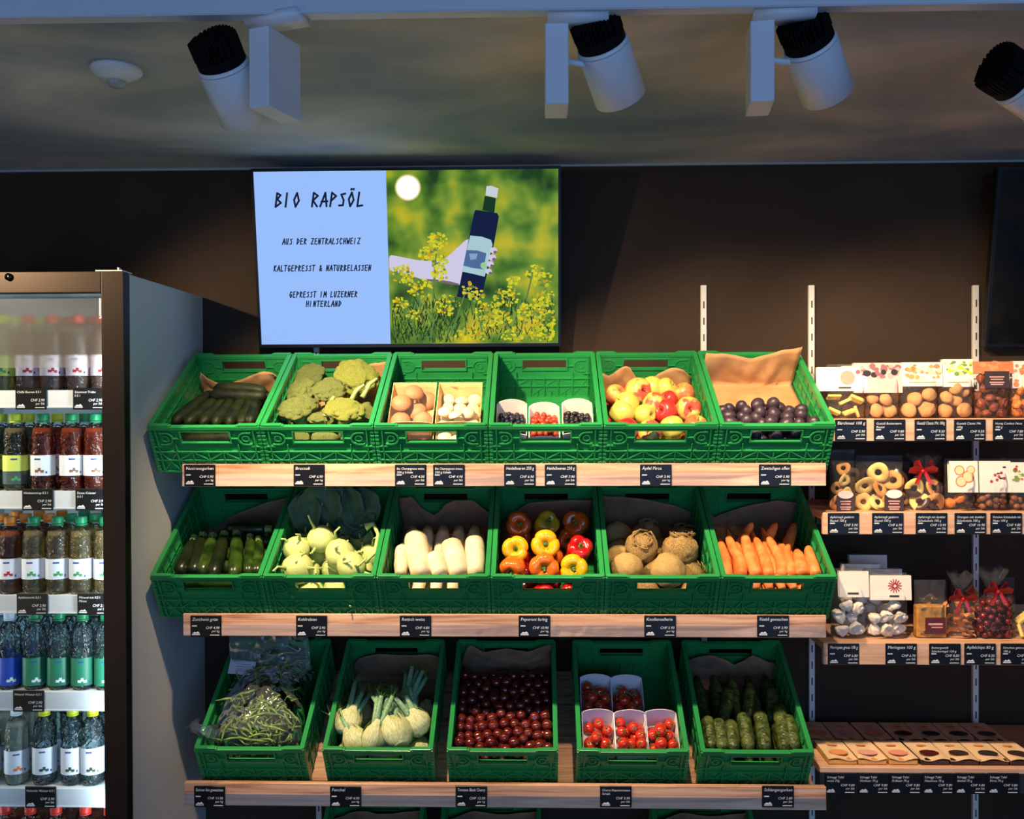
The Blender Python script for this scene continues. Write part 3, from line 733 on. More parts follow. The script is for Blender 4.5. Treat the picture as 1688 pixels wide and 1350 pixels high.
# door
dx1 = at(205, 450, 2.34).x; dzt = at(190, 447.5, 2.34).z; wx1 = at(168, 480, 2.34).x; wzt = at(90, 483, 2.34).z
b = MB(); dx0 = FX0+.005; st = dx1-wx1
b.box(wx1, dx1, 2.335, 2.366, FZ0+.05, dzt); b.box(dx0, dx0+st, 2.335, 2.366, FZ0+.05, dzt)
b.box(dx0+st, wx1, 2.335, 2.366, wzt, dzt); b.box(dx0+st, wx1, 2.335, 2.366, FZ0+.05, FZ0+.12)
door = b.build('door', m_frame, fr, False, .002, 2)
b = MB(); b.box(dx0+st, wx1, 2.352, 2.356, FZ0+.12, wzt); b.build('glass_pane', film('door_glass', (.97, .99, .985, 1), gl=.03, bump=0), door, False)
def fog_mat():
    m = bpy.data.materials.new('condensation_on_glass'); m.use_nodes = True; nt = m.node_tree; N = nt.nodes; L = nt.links
    N.remove(N['Principled BSDF']); out = N['Material Output']
    rf = N.new('ShaderNodeBsdfRefraction'); rf.inputs['IOR'].default_value = 1.12; rf.inputs['Roughness'].default_value = .40
    tl = N.new('ShaderNodeBsdfDiffuse'); tl.inputs[0].default_value = srgb(190, 185, 175)
    mx = N.new('ShaderNodeMixShader'); mx.inputs[0].default_value = .14
    L.new(rf.outputs[0], mx.inputs[1]); L.new(tl.outputs[0], mx.inputs[2]); L.new(mx.outputs[0], out.inputs[0]); return m
b = MB(); zf0 = at(90, 606, 2.357).z; zf1 = wzt
b.box(dx0+st, wx1-.004, 2.3585, 2.3595, zf0, zf1); b.build('condensation', fog_mat(), door, False)
b = MB(); p = at(15, 456.5, 2.335); b.lathe([(.0001, -.001), (.008, -.001), (.0095, .001), (.0095, .004)], 24, 0, T(p) @ RX(90) @ T(0, 0, 0)); b.build('lock', mat('lock_metal', srgb(60, 60, 60), .25, metal=1), door)
b = MB(); h0 = at(160, 443, 2.35).x; b.box(h0, dx1-.006, 2.34, 2.40, dzt-.0+.001, dzt+.004); b.tube([(dx1-.02, 2.355, dzt+.004), (dx1-.02, 2.355, dzt+.011)], .004, 10); b.build('hinge', mat('hinge_metal', srgb(205, 205, 200), .35, metal=.6), fr, False)
b = MB(); b.box(dx1-.0005, FX1+.0005, 2.3665, 2.3695, FZ0+.05, FZ1-.002); b.build('door_gasket', m_black, fr, False)
# shelves with price rails
RAILS = [(643, 672), (809, 838), (981, 1010), (1140, 1170), (1299, 1328)]
SHZ = []
for k, (a_, c_) in enumerate(RAILS):
    z1_ = at(90, a_, 2.43).z; z0_ = at(90, c_, 2.43).z; SHZ.append(z1_-.002)
    b = MB(); b.box(ix0+.005, ix1-.005, 2.43, 2.85, z1_-.008, z1_-.003)
    sh = b.build('shelf', m_inner, fr, False)
    b = MB(); b.box(ix0+.005, ix1-.005, 2.424, 2.4295, z0_, z1_); b.box(ix0+.005, ix1-.005, 2.421, 2.424, z0_, z0_+.003); b.build('price_rail', m_rail, sh, False)
z6 = SHZ[-1]-.265; SHZ.append(z6)
b = MB(); b.box(ix0+.005, ix1-.005, 2.43, 2.85, z6-.006, z6-.001); b.build('shelf', m_inner, fr, False)
# upright light strip inside, behind the door frame
ledx = ix1-.012
b = MB(); b.box(ledx-.006, ledx, 2.385, 2.395, FZ0+.15, FZ1-.06); b.build('light_strip', emis('cool_led', (.80, .92, 1, 1), 9), fr, False)
b = MB(); hx_ = wx1-.002; hz_ = at(160, 490, 2.36).z
b.box(hx_-.014, hx_-.010, 2.358, 2.364, hz_-.05, hz_); b.box(hx_-.014, hx_, 2.358, 2.364, hz_-.054, hz_-.048); b.build('hook', m_white, door, False)
area_light('fridge_light_strip', (ledx-.03, 2.395, (FZ0+FZ1)/2), (R(90), 0, R(38)), .03, 1.7, (.78, .92, 1.0), 3.4)
area_light('fridge_light_strip_left', (ix0+.03, 2.395, (FZ0+FZ1)/2), (R(90), 0, R(-38)), .03, 1.7, (.78, .92, 1.0), 2.8)
for k, (px, rl) in enumerate([(52, 0), (147, 0), (63, 1), (151, 1), (54, 2), (154, 2), (48, 3), (68, 4)]):
    ys = RAILS[rl]
    ln = [['Chilbi Beeren 0.5 l'], ['Süssmost Trübe', '0.5 l'], ['Himbeersirup 0.5 l'], ['Eistee Kräuter', '0.5 l'], ['Apfelschorle 0.5 l'], ['Mineral mit 0.5 l', 'Minze'], ['Mineral Wasser 0.5 l'], ['Holunder Wasser 0.5 l']][k]
    price_tag(px, (ys[0]+ys[1])/2, 2.4235, ln, 'CHF 2.90', 'price tag on the '+['first', 'second', 'third', 'fourth', 'fifth'][rl]+' fridge rail from the top'+(', left one' if k in (0, 2, 4) else ', right one' if k in (1, 3, 5) else ''), 'per Stk', small=True)

# ------------------------------------------------------------ bottles
m_pet = film('clear_pet', (.93, .97, .97, 1), gl=.28, bump=.9, bscale=90, rough=.04)
BP = [(.0001, .004), (.016, .001), (.026, .0), (.0295, .006), (.0305, .018), (.0300, .03), (.0305, .034), (.0305, .098), (.0300, .102), (.0285, .112), (.0300, .128), (.0290, .142), (.0250, .158), (.0185, .172), (.0130, .182), (.0125, .192)]
def bottle_meshes(liq, cap, lab, emb, lz0=.040, lz1=.094, lab2=None, name=''):
    b = MB(); b.lathe(BP, 20, 0, None, lambda r, z, a, i: (r*(1+.012*math.sin(5*a) if .105 < z < .15 or z < .03 else r and 1)*1.0, z)); body = b.mesh('bottle_body', m_pet)
    b = MB(); LPf = [(max(r-.0012, .0001), z+.001) for r, z in BP if z < .17]; LPf[-1] = (LPf[-1][0], .166); LPf.append((.0001, .166)); b.lathe(LPf, 20); liqm = b.mesh('liquid', liq) if liq else None
    b = MB(); b.lathe([(.0145, .185), (.0150, .187), (.0150, .201), (.0140, .203), (.0001, .203)], 20, 0, None, lambda r, z, a, i: (r*(1+.02*math.cos(10*a)), z)); b.lathe([(.0148, .180), (.0148, .184)], 20); capm = b.mesh('cap', cap)
    b = MB(); r = .0309; n = 28
    b.lathe([(r, lz0), (r, lz1)], n, 0)
    b.f = [f for f in b.f if len(f) == 4]; b.m = b.m[:len(b.f)]
    if lab2: b.lathe([(r+.0001, lz0), (r+.0001, lz0+(lz1-lz0)*.45)], n, 1); k_ = [i for i, f in enumerate(b.f) if len(f) == 4]; b.f = [b.f[i] for i in k_]; b.m = [b.m[i] for i in k_]
    # printed emblem, brand bar and berry-like dots, on the front and back
    for a0 in (-70, 110):
        def patch(du, z0, z1, w_, mi):
            aa = R(a0)+du/r; v = []; f = []
            for j in range(5):
                t_ = aa-w_/2/r+w_/r*j/4
                for z_ in (z0, z1): v.append(((r+.0004)*math.cos(t_), (r+.0004)*math.sin(t_), z_))
            for j in range(4): f.append((2*j, 2*j+2, 2*j+3, 2*j+1))
            b.add(v, f, mi)
        patch(-.004, lz1-.012, lz1-.008, .016, 2)
        patch(-.006, lz0+.009, lz0+.016, .009, 3); patch(.001, lz0+.012, lz0+.021, .007, 3); patch(.008, lz0+.008, lz0+.015, .008, 3); patch(.018, lz0+.006, lz0+.012, .004, 2)
    labm = b.mesh('label', [lab, lab2 or lab, mat('label_blue_print', srgb(50, 70, 130), .5), emb])
    return [('bottle_body', body)]+([('liquid', liqm)] if liqm else [])+[('cap', capm), ('label', labm)]
C_red = mat('red_cap', srgb(205, 50, 36), .4); C_gr = mat('green_cap', srgb(24, 132, 82), .4); C_yel = mat('yellow_cap', srgb(206, 214, 40), .4)
C_wh = mat('white_cap', srgb(225, 232, 238), .4); C_or = mat('orange_cap', srgb(226, 132, 32), .4)
lw_ = mat('white_bottle_label', srgb(204, 210, 220), .5); lpk = mat('rosy_bottle_label', srgb(228, 206, 206), .5)
L_yg = mat('lime_bottle_label', srgb(190, 205, 90), .5); L_gr = mat('green_bottle_label', srgb(30, 112, 84), .45); L_bl = mat('blue_bottle_label', srgb(28, 66, 168), .45); L_dk = mat('dark_bottle_label', srgb(60, 74, 70), .5)
e_red = mat('red_berry_print', srgb(170, 30, 34), .5); e_gr = mat('green_leaf_print', srgb(60, 140, 80), .5); e_dk = mat('dark_olive_print', srgb(50, 70, 50), .5); e_or = mat('orange_print', srgb(210, 120, 60), .5); e_w = mat('white_print_label', srgb(200, 215, 215), .5); e_br = mat('brown_root_print', srgb(120, 84, 60), .5)
def liq(name, c, f): return film(name, c, gl=.14, bump=.6, bscale=50, body=c, bodyfac=f*.6)
l_rose = liq('pale_rose_drink', (.80, .55, .45, 1), .25); l_red = liq('dark_red_tea', (.52, .10, .05, 1), .35); l_amb = liq('pale_amber_drink', (.86, .72, .42, 1), .18)
l_wat = liq('clear_water', (.90, .97, .98, 1), .03); l_cl = liq('cloudy_drink', (.82, .80, .66, 1), .5); l_brn = liq('brown_drink', (.38, .12, .06, 1), .5); l_lim = liq('dark_grey_drink', (.30, .26, .16, 1), .4)
K = {
 'rose': bottle_meshes(l_rose, C_red, lpk, e_red), 'lime': bottle_meshes(l_lim, C_yel, L_yg, e_gr, .018, .094, L_dk), 'lemon': bottle_meshes(l_amb, C_yel, L_yg, e_gr),
 'red': bottle_meshes(l_red, C_gr, lw_, e_br), 'redy': bottle_meshes(l_red, C_yel, lw_, e_br), 'amber': bottle_meshes(l_amb, C_gr, lw_, e_gr), 'dark': bottle_meshes(l_brn, C_or, lw_, e_red),
 'water': bottle_meshes(l_wat, C_gr, L_gr, e_w, .012, .085, None), 'wblue': bottle_meshes(l_wat, C_wh, L_bl, e_w, .012, .085), 'clear': bottle_meshes(l_wat, C_yel, lw_, e_dk, .030, .100),
 'cloudy': bottle_meshes(l_cl, C_wh, lw_, e_or, .030, .092), 'cola': bottle_meshes(l_brn, C_red, lpk, e_red)}
DESC = {'rose': 'red-capped bottle with berries on its label', 'lime': 'yellow-capped bottle of grey-brown drink with lime label', 'lemon': 'yellow-capped bottle with lime label',
        'red': 'green-capped bottle of dark red tea', 'redy': 'yellow-capped bottle of dark red tea', 'amber': 'green-capped bottle of pale amber drink', 'dark': 'orange-capped bottle of dark drink',
        'water': 'green-capped bottle of clear water with green label', 'wblue': 'white-capped bottle of clear water with blue label', 'clear': 'yellow-capped bottle of clear drink with white label',
        'cloudy': 'white-capped bottle of cloudy drink with orange print', 'cola': 'bottle of brown drink'}
cols = [[131, 88, 48, 10], [118, 72, 25, -22], [134, 95, 56, 17, -22], [134, 95, 56, 15, -25], [151, 117, 70, 24, -22], [136, 88, 45, 5]]
kinds = [['rose', 'rose', 'rose', 'lemon'], ['red', 'red', 'lime', 'lime'], ['amber', 'amber', 'amber', 'dark', 'dark'], ['water', 'water', 'water', 'wblue', 'wblue'], ['clear', 'clear', 'clear', 'cloudy', 'cloudy'], ['cola', 'cola', 'cola', 'cola']]
back = [['rose', 'rose', 'lemon', 'lemon'], ['red', 'redy', 'lime', 'lime'], ['amber', 'amber', 'dark', 'dark', 'dark'], ['water', 'water', 'water', 'wblue', 'wblue'], ['clear', 'clear', 'clear', 'cloudy', 'cloudy'], ['cola', 'cola', 'cola', 'cola']]
SHN = ['top', 'second', 'third', 'fourth', 'fifth', 'lowest']
rb = random.Random(11)
for k in range(6):
    seq = list(zip(cols[k], kinds[k], back[k]))
    x_edge = ix1-.04
    seq = [(None, kinds[k][0], back[k][0])]+seq
    n_vis = {}
    for j, (px, kd, bk) in enumerate(seq):
        prev = None
        for d_ in range(3):
            x = at(px, 800, 2.475).x if px is not None else at(cols[k][0], 800, 2.475).x+.066
            x = min(x, x_edge)
            kk = kd if d_ == 0 else bk
            if d_ == 0:
                if px is None: lb = DESC[kk]+' half hidden, '+SHN[k]+' fridge shelf'
                else:
                    same = [q for q in seq if q[1] == kd and q[0] is not None]; ii = len(same)-1-[q[0] for q in same].index(px)
                    pos = '' if len(same) == 1 else (', '+(ORD[ii] if ii < len(same)-1 else 'rightmost'))
                    lb = DESC[kk]+', front of '+SHN[k]+' fridge shelf'+pos
                g = None
            else:
                lb = DESC[kk]+', behind front row, '+SHN[k]+' fridge shelf'; g = DESC[kk]+'s behind the front row, '+SHN[k]+' shelf'
            t = thing('drink_bottle', lb, 'bottle', M=T(x+rb.uniform(-.0015, .0015)+.004*d_, 2.475+.066*d_, SHZ[k]) @ RZ(rb.uniform(-14, 14)), group=g or 'bottles in the fridge')
            for n_, me in K[kk]: obj(n_, me, t)
# ------------------------------------------------------------ produce
m_stem = mat('green_stem', srgb(84, 122, 48), .6)
m_leafd = mat('dark_leaf', srgb(38, 66, 36), .7, col2=srgb(58, 88, 52), nscale=20)
def settle(n, r, box, seed=0, fixed=(), it=260, jitter=.0, g=(0, -.12, -1)):
    """let n balls of radius r come to rest inside box (x0,x1,y0,y1,z0) under gravity g"""
    rs = np.random.RandomState(seed); x0, x1, y0, y1, z0 = box
    rr = r*(1+rs.uniform(-jitter, jitter, n)); nx = max(1, int((x1-x0)/(2*r))); ny = max(1, int((y1-y0)/(2*r)))
    P = np.array([[x0+r+(x1-x0-2*r)*((i % nx)+.5)/nx, y0+r+(y1-y0-2*r)*(((i//nx) % ny)+.5)/ny, z0+r+2.05*r*(i//(nx*ny))] for i in range(n)])+rs.uniform(-.3, .3, (n, 3))*r
    F = np.array([[f[0], f[1], f[2]] for f in fixed]).reshape(-1, 3); FR = np.array([f[3] for f in fixed])
    A = np.vstack([P, F]); RR = np.concatenate([rr, FR]); w = np.concatenate([np.ones(n), np.zeros(len(F))])
    g = np.array(g)*r*.035
    for k in range(it):
        A[:n] += g*(1 if k < it-40 else .2)
        for _ in range(3):
            d = A[:, None]-A[None]; L = np.sqrt((d**2).sum(-1))+1e-9; ov = RR[:, None]+RR[None]-L; np.fill_diagonal(ov, 0); ov[ov < 0] = 0
            ws = w[:, None]+w[None]; ws[ws == 0] = 1
            A += ((d/L[..., None])*(ov*w[:, None]/ws)[..., None]).sum(1)*.55
            A[:n, 0] = np.clip(A[:n, 0], x0+rr, x1-rr); A[:n, 1] = np.clip(A[:n, 1], y0+rr, y1-rr); A[:n, 2] = np.maximum(A[:n, 2], z0+rr)
    return A[:n], rr
XI0, XI1 = -CW/2+.013, CW/2-.013

def single(name, me, M_, label, cat, group=None):
    o = obj(name, me, None, M_); return tag(o, label, cat, group)
def multi(name, parts, M_, label, cat, group=None):
    t = thing(name, label, cat, M=M_, group=group)
    for n_, me in parts: obj(n_, me, t)
    return t
def localM(key, p, rot=None, s=1):
    return CRATES[key] @ T(p) @ (rot if rot is not None else Matrix.Identity(4)) @ S(s)

# ---- long vegetables lying in a crate, from pixel to pixel
def long_veg(key, a_, c_, r, prof, mats, name, label, cat, ha=.1, hc=.1, bend=0, n=10, stem=None, group=None, ring=0, seed=0, steps=14, mid=None):
    p = LP(key, *a_, ha); q = LP(key, *c_, hc)
    lo, hi = XI0+r, XI1-r
    for P_ in (p, q):
        P_.x = max(lo, min(hi, P_.x)); P_.y = max(.014+r*.6, min(CD-.02-r*.5, P_.y))
    L_ = (q-p).length; d = (q-p).normalized(); side = Vector((1, 0, 0)); side = (side-d*side.dot(d)).normalized()
    pts = []; rad = []
    for i in range(steps+1):
        u = i/steps; pt = p.lerp(q, u)+side*(bend*math.sin(PI*u)+(mid*math.sin(2*PI*u) if mid else 0))-p
        pts.append(pt); k = float(np.interp(u, [x[0] for x in prof], [x[1] for x in prof]))
        rad.append(max(r*k*(1+ring*math.sin(i*2.7+seed)), .0004))
    b = MB(); b.tube(pts, rad, n, 0)
    if ring:
        b2 = []
        for v in b.v: v = Vector(v); b2.append(tuple(v*(1+0*noise.noise(v*60))+Vector((noise.noise(v*55+Vector((seed, 0, 0))), noise.noise(v*55+Vector((0, seed, 3))), noise.noise(v*55+Vector((5, 0, seed)))))*r*.07))
        b.v = b2
    M_ = CRATES[key] @ T(p)
    if stem:
        t = thing(name, label, cat, M=M_, group=group); b.build('body', mats, t)
        e = pts[-1]; d2 = (pts[-1]-pts[-3]).normalized(); s_ = MB(); s_.tube([e-d2*.004, e+d2*stem[0]*.4, e+d2*stem[0]], [r*stem[1]*1.25, r*stem[1], r*stem[1]*1.1], 6); s_.build('stem', stem[2], t, False)
        return t
    o = b.build(name, mats, None); o.matrix_basis = M_; return tag(o, label, cat, group)
CUC = [(0, .2), (.03, .6), (.1, .9), (.3, 1), (.8, 1), (.93, .85), (.98, .55), (1, .25)]

# top row, crate 1: dark cucumbers and brown paper
m_cuc = mat('dark_cucumber_skin', srgb(18, 24, 12), .5, spec=.25, col2=srgb(34, 44, 18), nscale=26, rnd=1, bump=.5, bscale=220, stretch=(1, 1, 1))
liner((0, 0), [(0, .03), (.08, .11), (.14, .075), (.25, .045), (.5, .07), (.75, .105), (.88, .10), (1, .03)], m_kraft, 'crumpled brown paper standing behind the dark cucumbers', y0=.2, seed=2, amp=.009, lean=.35, z0=.02)
cu = [((283, 697), (352, 648)), ((305, 699), (366, 655)), ((330, 700), (380, 650)), ((352, 700), (392, 652)), ((374, 700), (404, 655)), ((396, 700), (414, 655)), ((412, 698), (424, 660)), ((345, 650), (440, 654)), ((352, 640), (440, 646))]
for i, (a_, c_) in enumerate(cu):
    hz = .105 if i < 7 else .12
    long_veg((0, 0), a_, c_, .0185, CUC, m_cuc, 'cucumber', ('dark cucumber lying front to back in the top left crate, '+ordn(i, 7)) if i < 7 else 'dark cucumber lying crosswise at the back, '+['lower one', 'upper one'][i-7], 'cucumber', hz, hz-.01, .003*(i % 3-1), 12)
for i in range(6):
    y_ = .05+.055*i
    b = MB(); b.tube([(x, y_+.006*math.sin(x*20+i), .028) for x in np.linspace(-.12, .12, 9)], [.006, .015, .0185, .019, .019, .019, .0185, .015, .006], 12)
    o = b.build('cucumber', m_cuc); o.matrix_basis = CRATES[(0, 0)]; tag(o, 'dark cucumber at the bottom of the top left crate, mostly hidden', 'cucumber', 'cucumbers in the bottom layer')
for i in range(5):
    y_ = .07+.055*i
    b = MB(); b.tube([(x, y_+.005*math.sin(x*20+i*2), .066) for x in np.linspace(-.118, .118, 9)], [.006, .015, .0185, .019, .019, .019, .0185, .015, .006], 12)
    o = b.build('cucumber', m_cuc); o.matrix_basis = CRATES[(0, 0)]; tag(o, 'dark cucumber at the bottom of the top left crate, mostly hidden', 'cucumber', 'cucumbers in the bottom layer')

# top row, crate 2: broccoli
m_broc = mat('broccoli_florets', srgb(138, 156, 82), .8, col2=srgb(178, 190, 112), nscale=26, bump=1.0, bscale=260, bkind='VORONOI', spec=.2, rnd=1)
m_broc2 = mat('broccoli_florets_yellowish', srgb(168, 184, 74), .8, col2=srgb(208, 214, 112), nscale=26, bump=1.0, bscale=260, bkind='VORONOI', spec=.2, rnd=1)
m_bstem = mat('pale_green_stalk', srgb(176, 196, 128), .6, col2=srgb(140, 168, 96), nscale=12)
def broc_mesh(seed, m):
    rs = random.Random(seed); C = []
    for i in range(34):
        z = 1-(i+.5)/34*1.15; t_ = i*2.399; q = math.sqrt(max(0, 1-z*z)); C.append((Vector((q*math.cos(t_), q*math.sin(t_), z)), rs.uniform(.9, 1.12)))
    bm = bmesh.new(); bmesh.ops.create_icosphere(bm, subdivisions=5, radius=1)
    for v in bm.verts:
        d = v.co.normalized(); ds = sorted(((d-c).length, k) for c, k in C)[:2]
        l = max(0, 1-(ds[0][0]/.36)**2); h = .80*ds[0][1]+.17*l+.035*noise.noise(d*14+Vector((seed, 0, 0)))+.025*noise.noise(d*34)
        v.co = d*h; v.co.z *= .62
        if v.co.z < -.12: v.co.z = -.12+(v.co.z+.12)*.4; v.co.x *= .75; v.co.y *= .75
    me = bpy.data.meshes.new('crown'); bm.to_mesh(me); bm.free(); me.materials.append(m); me.shade_smooth(); return me
def bstem_mesh():
    b = MB(); b.tube([(0, 0, -1.35), (.02, 0, -.8), (0, 0, -.2), (0, 0, .05)], [.25, .24, .30, .5], 10)
    for i in range(6):
        a_ = i*PI/3; b.tube([(0, 0, -.55), (.35*math.cos(a_), .35*math.sin(a_), -.25), (.6*math.cos(a_), .6*math.sin(a_), 0)], [.13, .11, .15], 7)
    return b.mesh('stalk', m_bstem)
BR = [broc_mesh(1, m_broc), broc_mesh(2, m_broc), broc_mesh(3, m_broc2)]; BS = bstem_mesh()
for i, (px, py, r, h, k, tl, lb) in enumerate([
    (507, 620, .052, .100, 0, (20, -20), 'back left broccoli head, next to the crate wall'), (587, 622, .066, .115, 2, (15, 15), 'large yellow-green broccoli head at the back right'),
    (497, 645, .050, .112, 1, (10, -25), 'broccoli head in the middle at the left'), (542, 645, .050, .120, 0, (8, 5), 'broccoli head in the centre of the crate'),
    (484, 677, .062, .110, 1, (-10, -12), 'large broccoli head at the front left'), (569, 679, .058, .118, 2, (-12, 10), 'broccoli head at the front right with pale stalk beside it'),
    (525, 692, .034, .100, 0, (-20, 0), 'small broccoli head low between the two front heads')]):
    p = clampx(LP((0, 1), px, py, h), r*.8)
    multi('broccoli', [('crown', BR[k]), ('stalk', BS)], localM((0, 1), p, RX(tl[0]) @ RY(tl[1]) @ RZ(i*50), r), lb, 'broccoli')
for i in range(6):
    p = Vector((-.085+.085*(i % 3), .07+.13*(i//3), .055)); multi('broccoli', [('crown', BR[i % 2]), ('stalk', BS)], localM((0, 1), p, RX(90) if i % 2 else RX(30), .043), 'broccoli head in the lower layer, mostly hidden', 'broccoli', 'broccoli in the lower layer')
b = MB()
for (x_, y_, a_) in ((.055, .165, .6), (.085, .20, -.5), (.0, .10, 1.1)):
    b.tube([(x_, y_, .115), (x_+.02*math.cos(a_), y_+.03, .14), (x_+.045*math.cos(a_), y_+.045, .150)], [.008, .006, .004], 7)
o = b.build('broccoli_leaf_stalk', m_bstem); o.matrix_basis = CRATES[(0, 1)]; tag(o, 'pale cut leaf stalks lying between the broccoli heads', 'vegetable trimmings')
liner((0, 1), [(0, .02), (.45, .06), (.6, .10), (.85, .125), (1, .13)], m_kraft, 'brown paper showing behind the broccoli at the right', y0=.22, seed=4, lean=.1)

# top row, crate 3: mushroom punnets
m_mbr = mat('brown_mushroom_skin', srgb(166, 108, 70), .6, col2=srgb(196, 144, 104), nscale=30, rnd=1); m_mwh = mat('white_mushroom_skin', srgb(238, 224, 192), .6, col2=srgb(224, 204, 166), nscale=30, rnd=1)
m_wtray = mat('pale_pressed_card', srgb(226, 196, 138), .8)
def mush_mesh(m):
    b = MB(); b.lathe([(.0001, .54), (.25, .52), (.55, .44), (.82, .28), (.97, .05), (1, -.1), (.93, -.22), (.8, -.2), (.5, -.12), (.34, -.1), (.30, -.5), (.34, -.8), (.28, -.86), (.0001, -.87)], 22, 0, None, lambda r, z, a, i: (r*(1+.03*math.sin(2*a+1)), z)); return b.mesh('mushroom', m)
MM = [mush_mesh(m_mbr), mush_mesh(m_mwh)]
def tray_mesh(w, l, h, m, t_=.0016, back=0, arch=.0):
    b = MB(); k = .88
    def wall(p0, p1, q0, q1, hh=0, seg=10):
        v = []; f = []
        for i in range(seg+1):
            u = i/seg; a_ = Vector(p0).lerp(Vector(p1), u); c_ = Vector(q0).lerp(Vector(q1), u); c_.z += hh*math.sin(PI*u)**.6 if hh else 0
            v += [a_, c_]
        for i in range(seg): f.append((2*i, 2*i+2, 2*i+3, 2*i+1))
        b.add(v, f)
    x, y = w/2, l/2; kx, ky = x*k, y*k
    wall((-kx, -ky, 0), (kx, -ky, 0), (-x, -y, h), (x, -y, h), arch*.0+.006); wall((-kx, ky, 0), (kx, ky, 0), (-x, y, h+back), (x, y, h+back), arch)
    wall((-kx, -ky, 0), (-kx, ky, 0), (-x, -y, h), (-x, y, h+back)); wall((kx, -ky, 0), (kx, ky, 0), (x, -y, h), (x, y, h+back))
    b.add([(-kx, -ky, 0), (kx, -ky, 0), (kx, ky, 0), (-kx, ky, 0)], [(0, 1, 2, 3)])
    me = b.mesh('tray', m, False)
    bm = bmesh.new(); bm.from_mesh(me); bmesh.ops.remove_doubles(bm, verts=bm.verts, dist=1e-5); bmesh.ops.recalc_face_normals(bm, faces=bm.faces); bmesh.ops.solidify(bm, geom=bm.faces, thickness=t_); bm.to_mesh(me); bm.free(); return me
TR = tray_mesh(.122, .160, .048, m_wtray, back=.02)
def wrapm(w, l, h):
    b = MB(); b.grid(lambda u, v: (w*(u-.5)*1.01, l*(v-.5)*1.01, h+.02*math.sin(PI*u)**.5*math.sin(PI*v)**.5+.004*noise.noise(Vector((u*6, v*6, 1)))), 14, 14); b.grid(lambda u, v: (w*(u-.5)*1.01, -l/2*1.01, h*v), 14, 1); return b.mesh('film', m_film)
WR = wrapm(.122, .160, .052)
k3 = (0, 2)
for j, (xc, kd, nm) in enumerate(((-.066, 0, 'brown'), (.062, 1, 'white'))):
    for lay in (0, 1):
        Mt = CRATES[k3] @ T(xc, .115+.05*lay, .008+.056*lay) @ RX(6 if lay else 0)
        t = thing('mushroom_punnet', ('film-wrapped punnet of '+nm+' mushrooms lying on top') if lay else 'lower punnet of '+nm+' mushrooms seen through the crate handle', 'punnet', M=Mt)
        obj('tray', TR, t); obj('film', WR, t)
        if lay or True:
            n_ = 7 if kd == 0 else 15; r = .026 if kd == 0 else .0185
            P_, _ = settle(n_, r, (-.056, .056, -.074, .074, .004), seed=j+3*lay)
            rm = random.Random(j)
            for i, p in enumerate(P_):
                o = obj('mushroom', MM[kd], None, Mt @ T(*p) @ RX(rm.uniform(-20, 60)) @ RY(rm.uniform(-30, 30)) @ S(r*1.05)); tag(o, nm+' mushroom inside the '+('top' if lay else 'lower')+' wrapped punnet', 'mushroom', nm+' mushrooms in the '+('top' if lay else 'lower')+' punnet')

# top row, crate 4: berry punnets
m_blue = mat('blueberry_skin', srgb(40, 38, 62), .45, col2=srgb(24, 24, 40), nscale=20, rnd=1); m_blk = mat('black_berry_skin', srgb(26, 24, 36), .35, col2=srgb(16, 14, 22), nscale=20, rnd=1)
m_rberry = mat('red_berry_skin', srgb(150, 20, 18), .28, col2=srgb(190, 70, 30), nscale=20, rnd=1, spec=.6)
def berry_mesh(m, name='berry'):
    b = MB(); b.lathe([(.0001, -1), (.38, -.93), (.72, -.7), (.95, -.3), (1, 0), (.94, .33), (.72, .68), (.45, .86), (.33, .90), (.28, .84), (.0001, .80)], 14); return b.mesh(name, m)
BM_ = {'blue': berry_mesh(m_blue), 'black': berry_mesh(m_blk), 'red': berry_mesh(m_rberry)}
PT = tray_mesh(.082, .118, .040, m_pun, back=.018, arch=.016)
k4 = (0, 3)
lay4 = [(-.090, .085, .066, 'blue', 'left punnet of dark blueberries in the berry crate'), (-.003, .080, .060, 'red', 'middle punnet, holding red berries'), (.086, .088, .066, 'black', 'right punnet of black berries in the berry crate'),
        (-.088, .075, .008, 'blue', 'left lower berry punnet'), (.0, .075, .008, 'black', 'middle lower berry punnet seen through the crate handle'), (.088, .075, .008, 'blue', 'right lower berry punnet')]
for i, (xc, yc, zc, kd, lb) in enumerate(lay4):
    Mt = CRATES[k4] @ T(xc, yc, zc) @ RX(4 if i < 3 else 0); o = obj('berry_punnet', PT, None, Mt); tag(o, lb, 'punnet')
    r = .0072 if kd != 'red' else .0078; n_ = 62 if i < 3 else (40 if i == 4 else 16); P_, rr = settle(n_, r, (-.036, .036, -.052, .052, .024), seed=i, jitter=.1)
    rm = random.Random(i)
    for j, p in enumerate(P_):
        o = obj('berry', BM_[kd], None, Mt @ T(*p) @ rrot(rm) @ S(rr[j])); tag(o, {'blue': 'dark blueberry', 'black': 'black berry', 'red': 'shiny red berry'}[kd]+' in the '+['left', 'middle', 'right'][i % 3]+(' upper' if i < 3 else ' lower')+' berry punnet', 'berry', 'berries in the '+['left', 'middle', 'right'][i % 3]+(' upper' if i < 3 else ' lower')+' punnet')

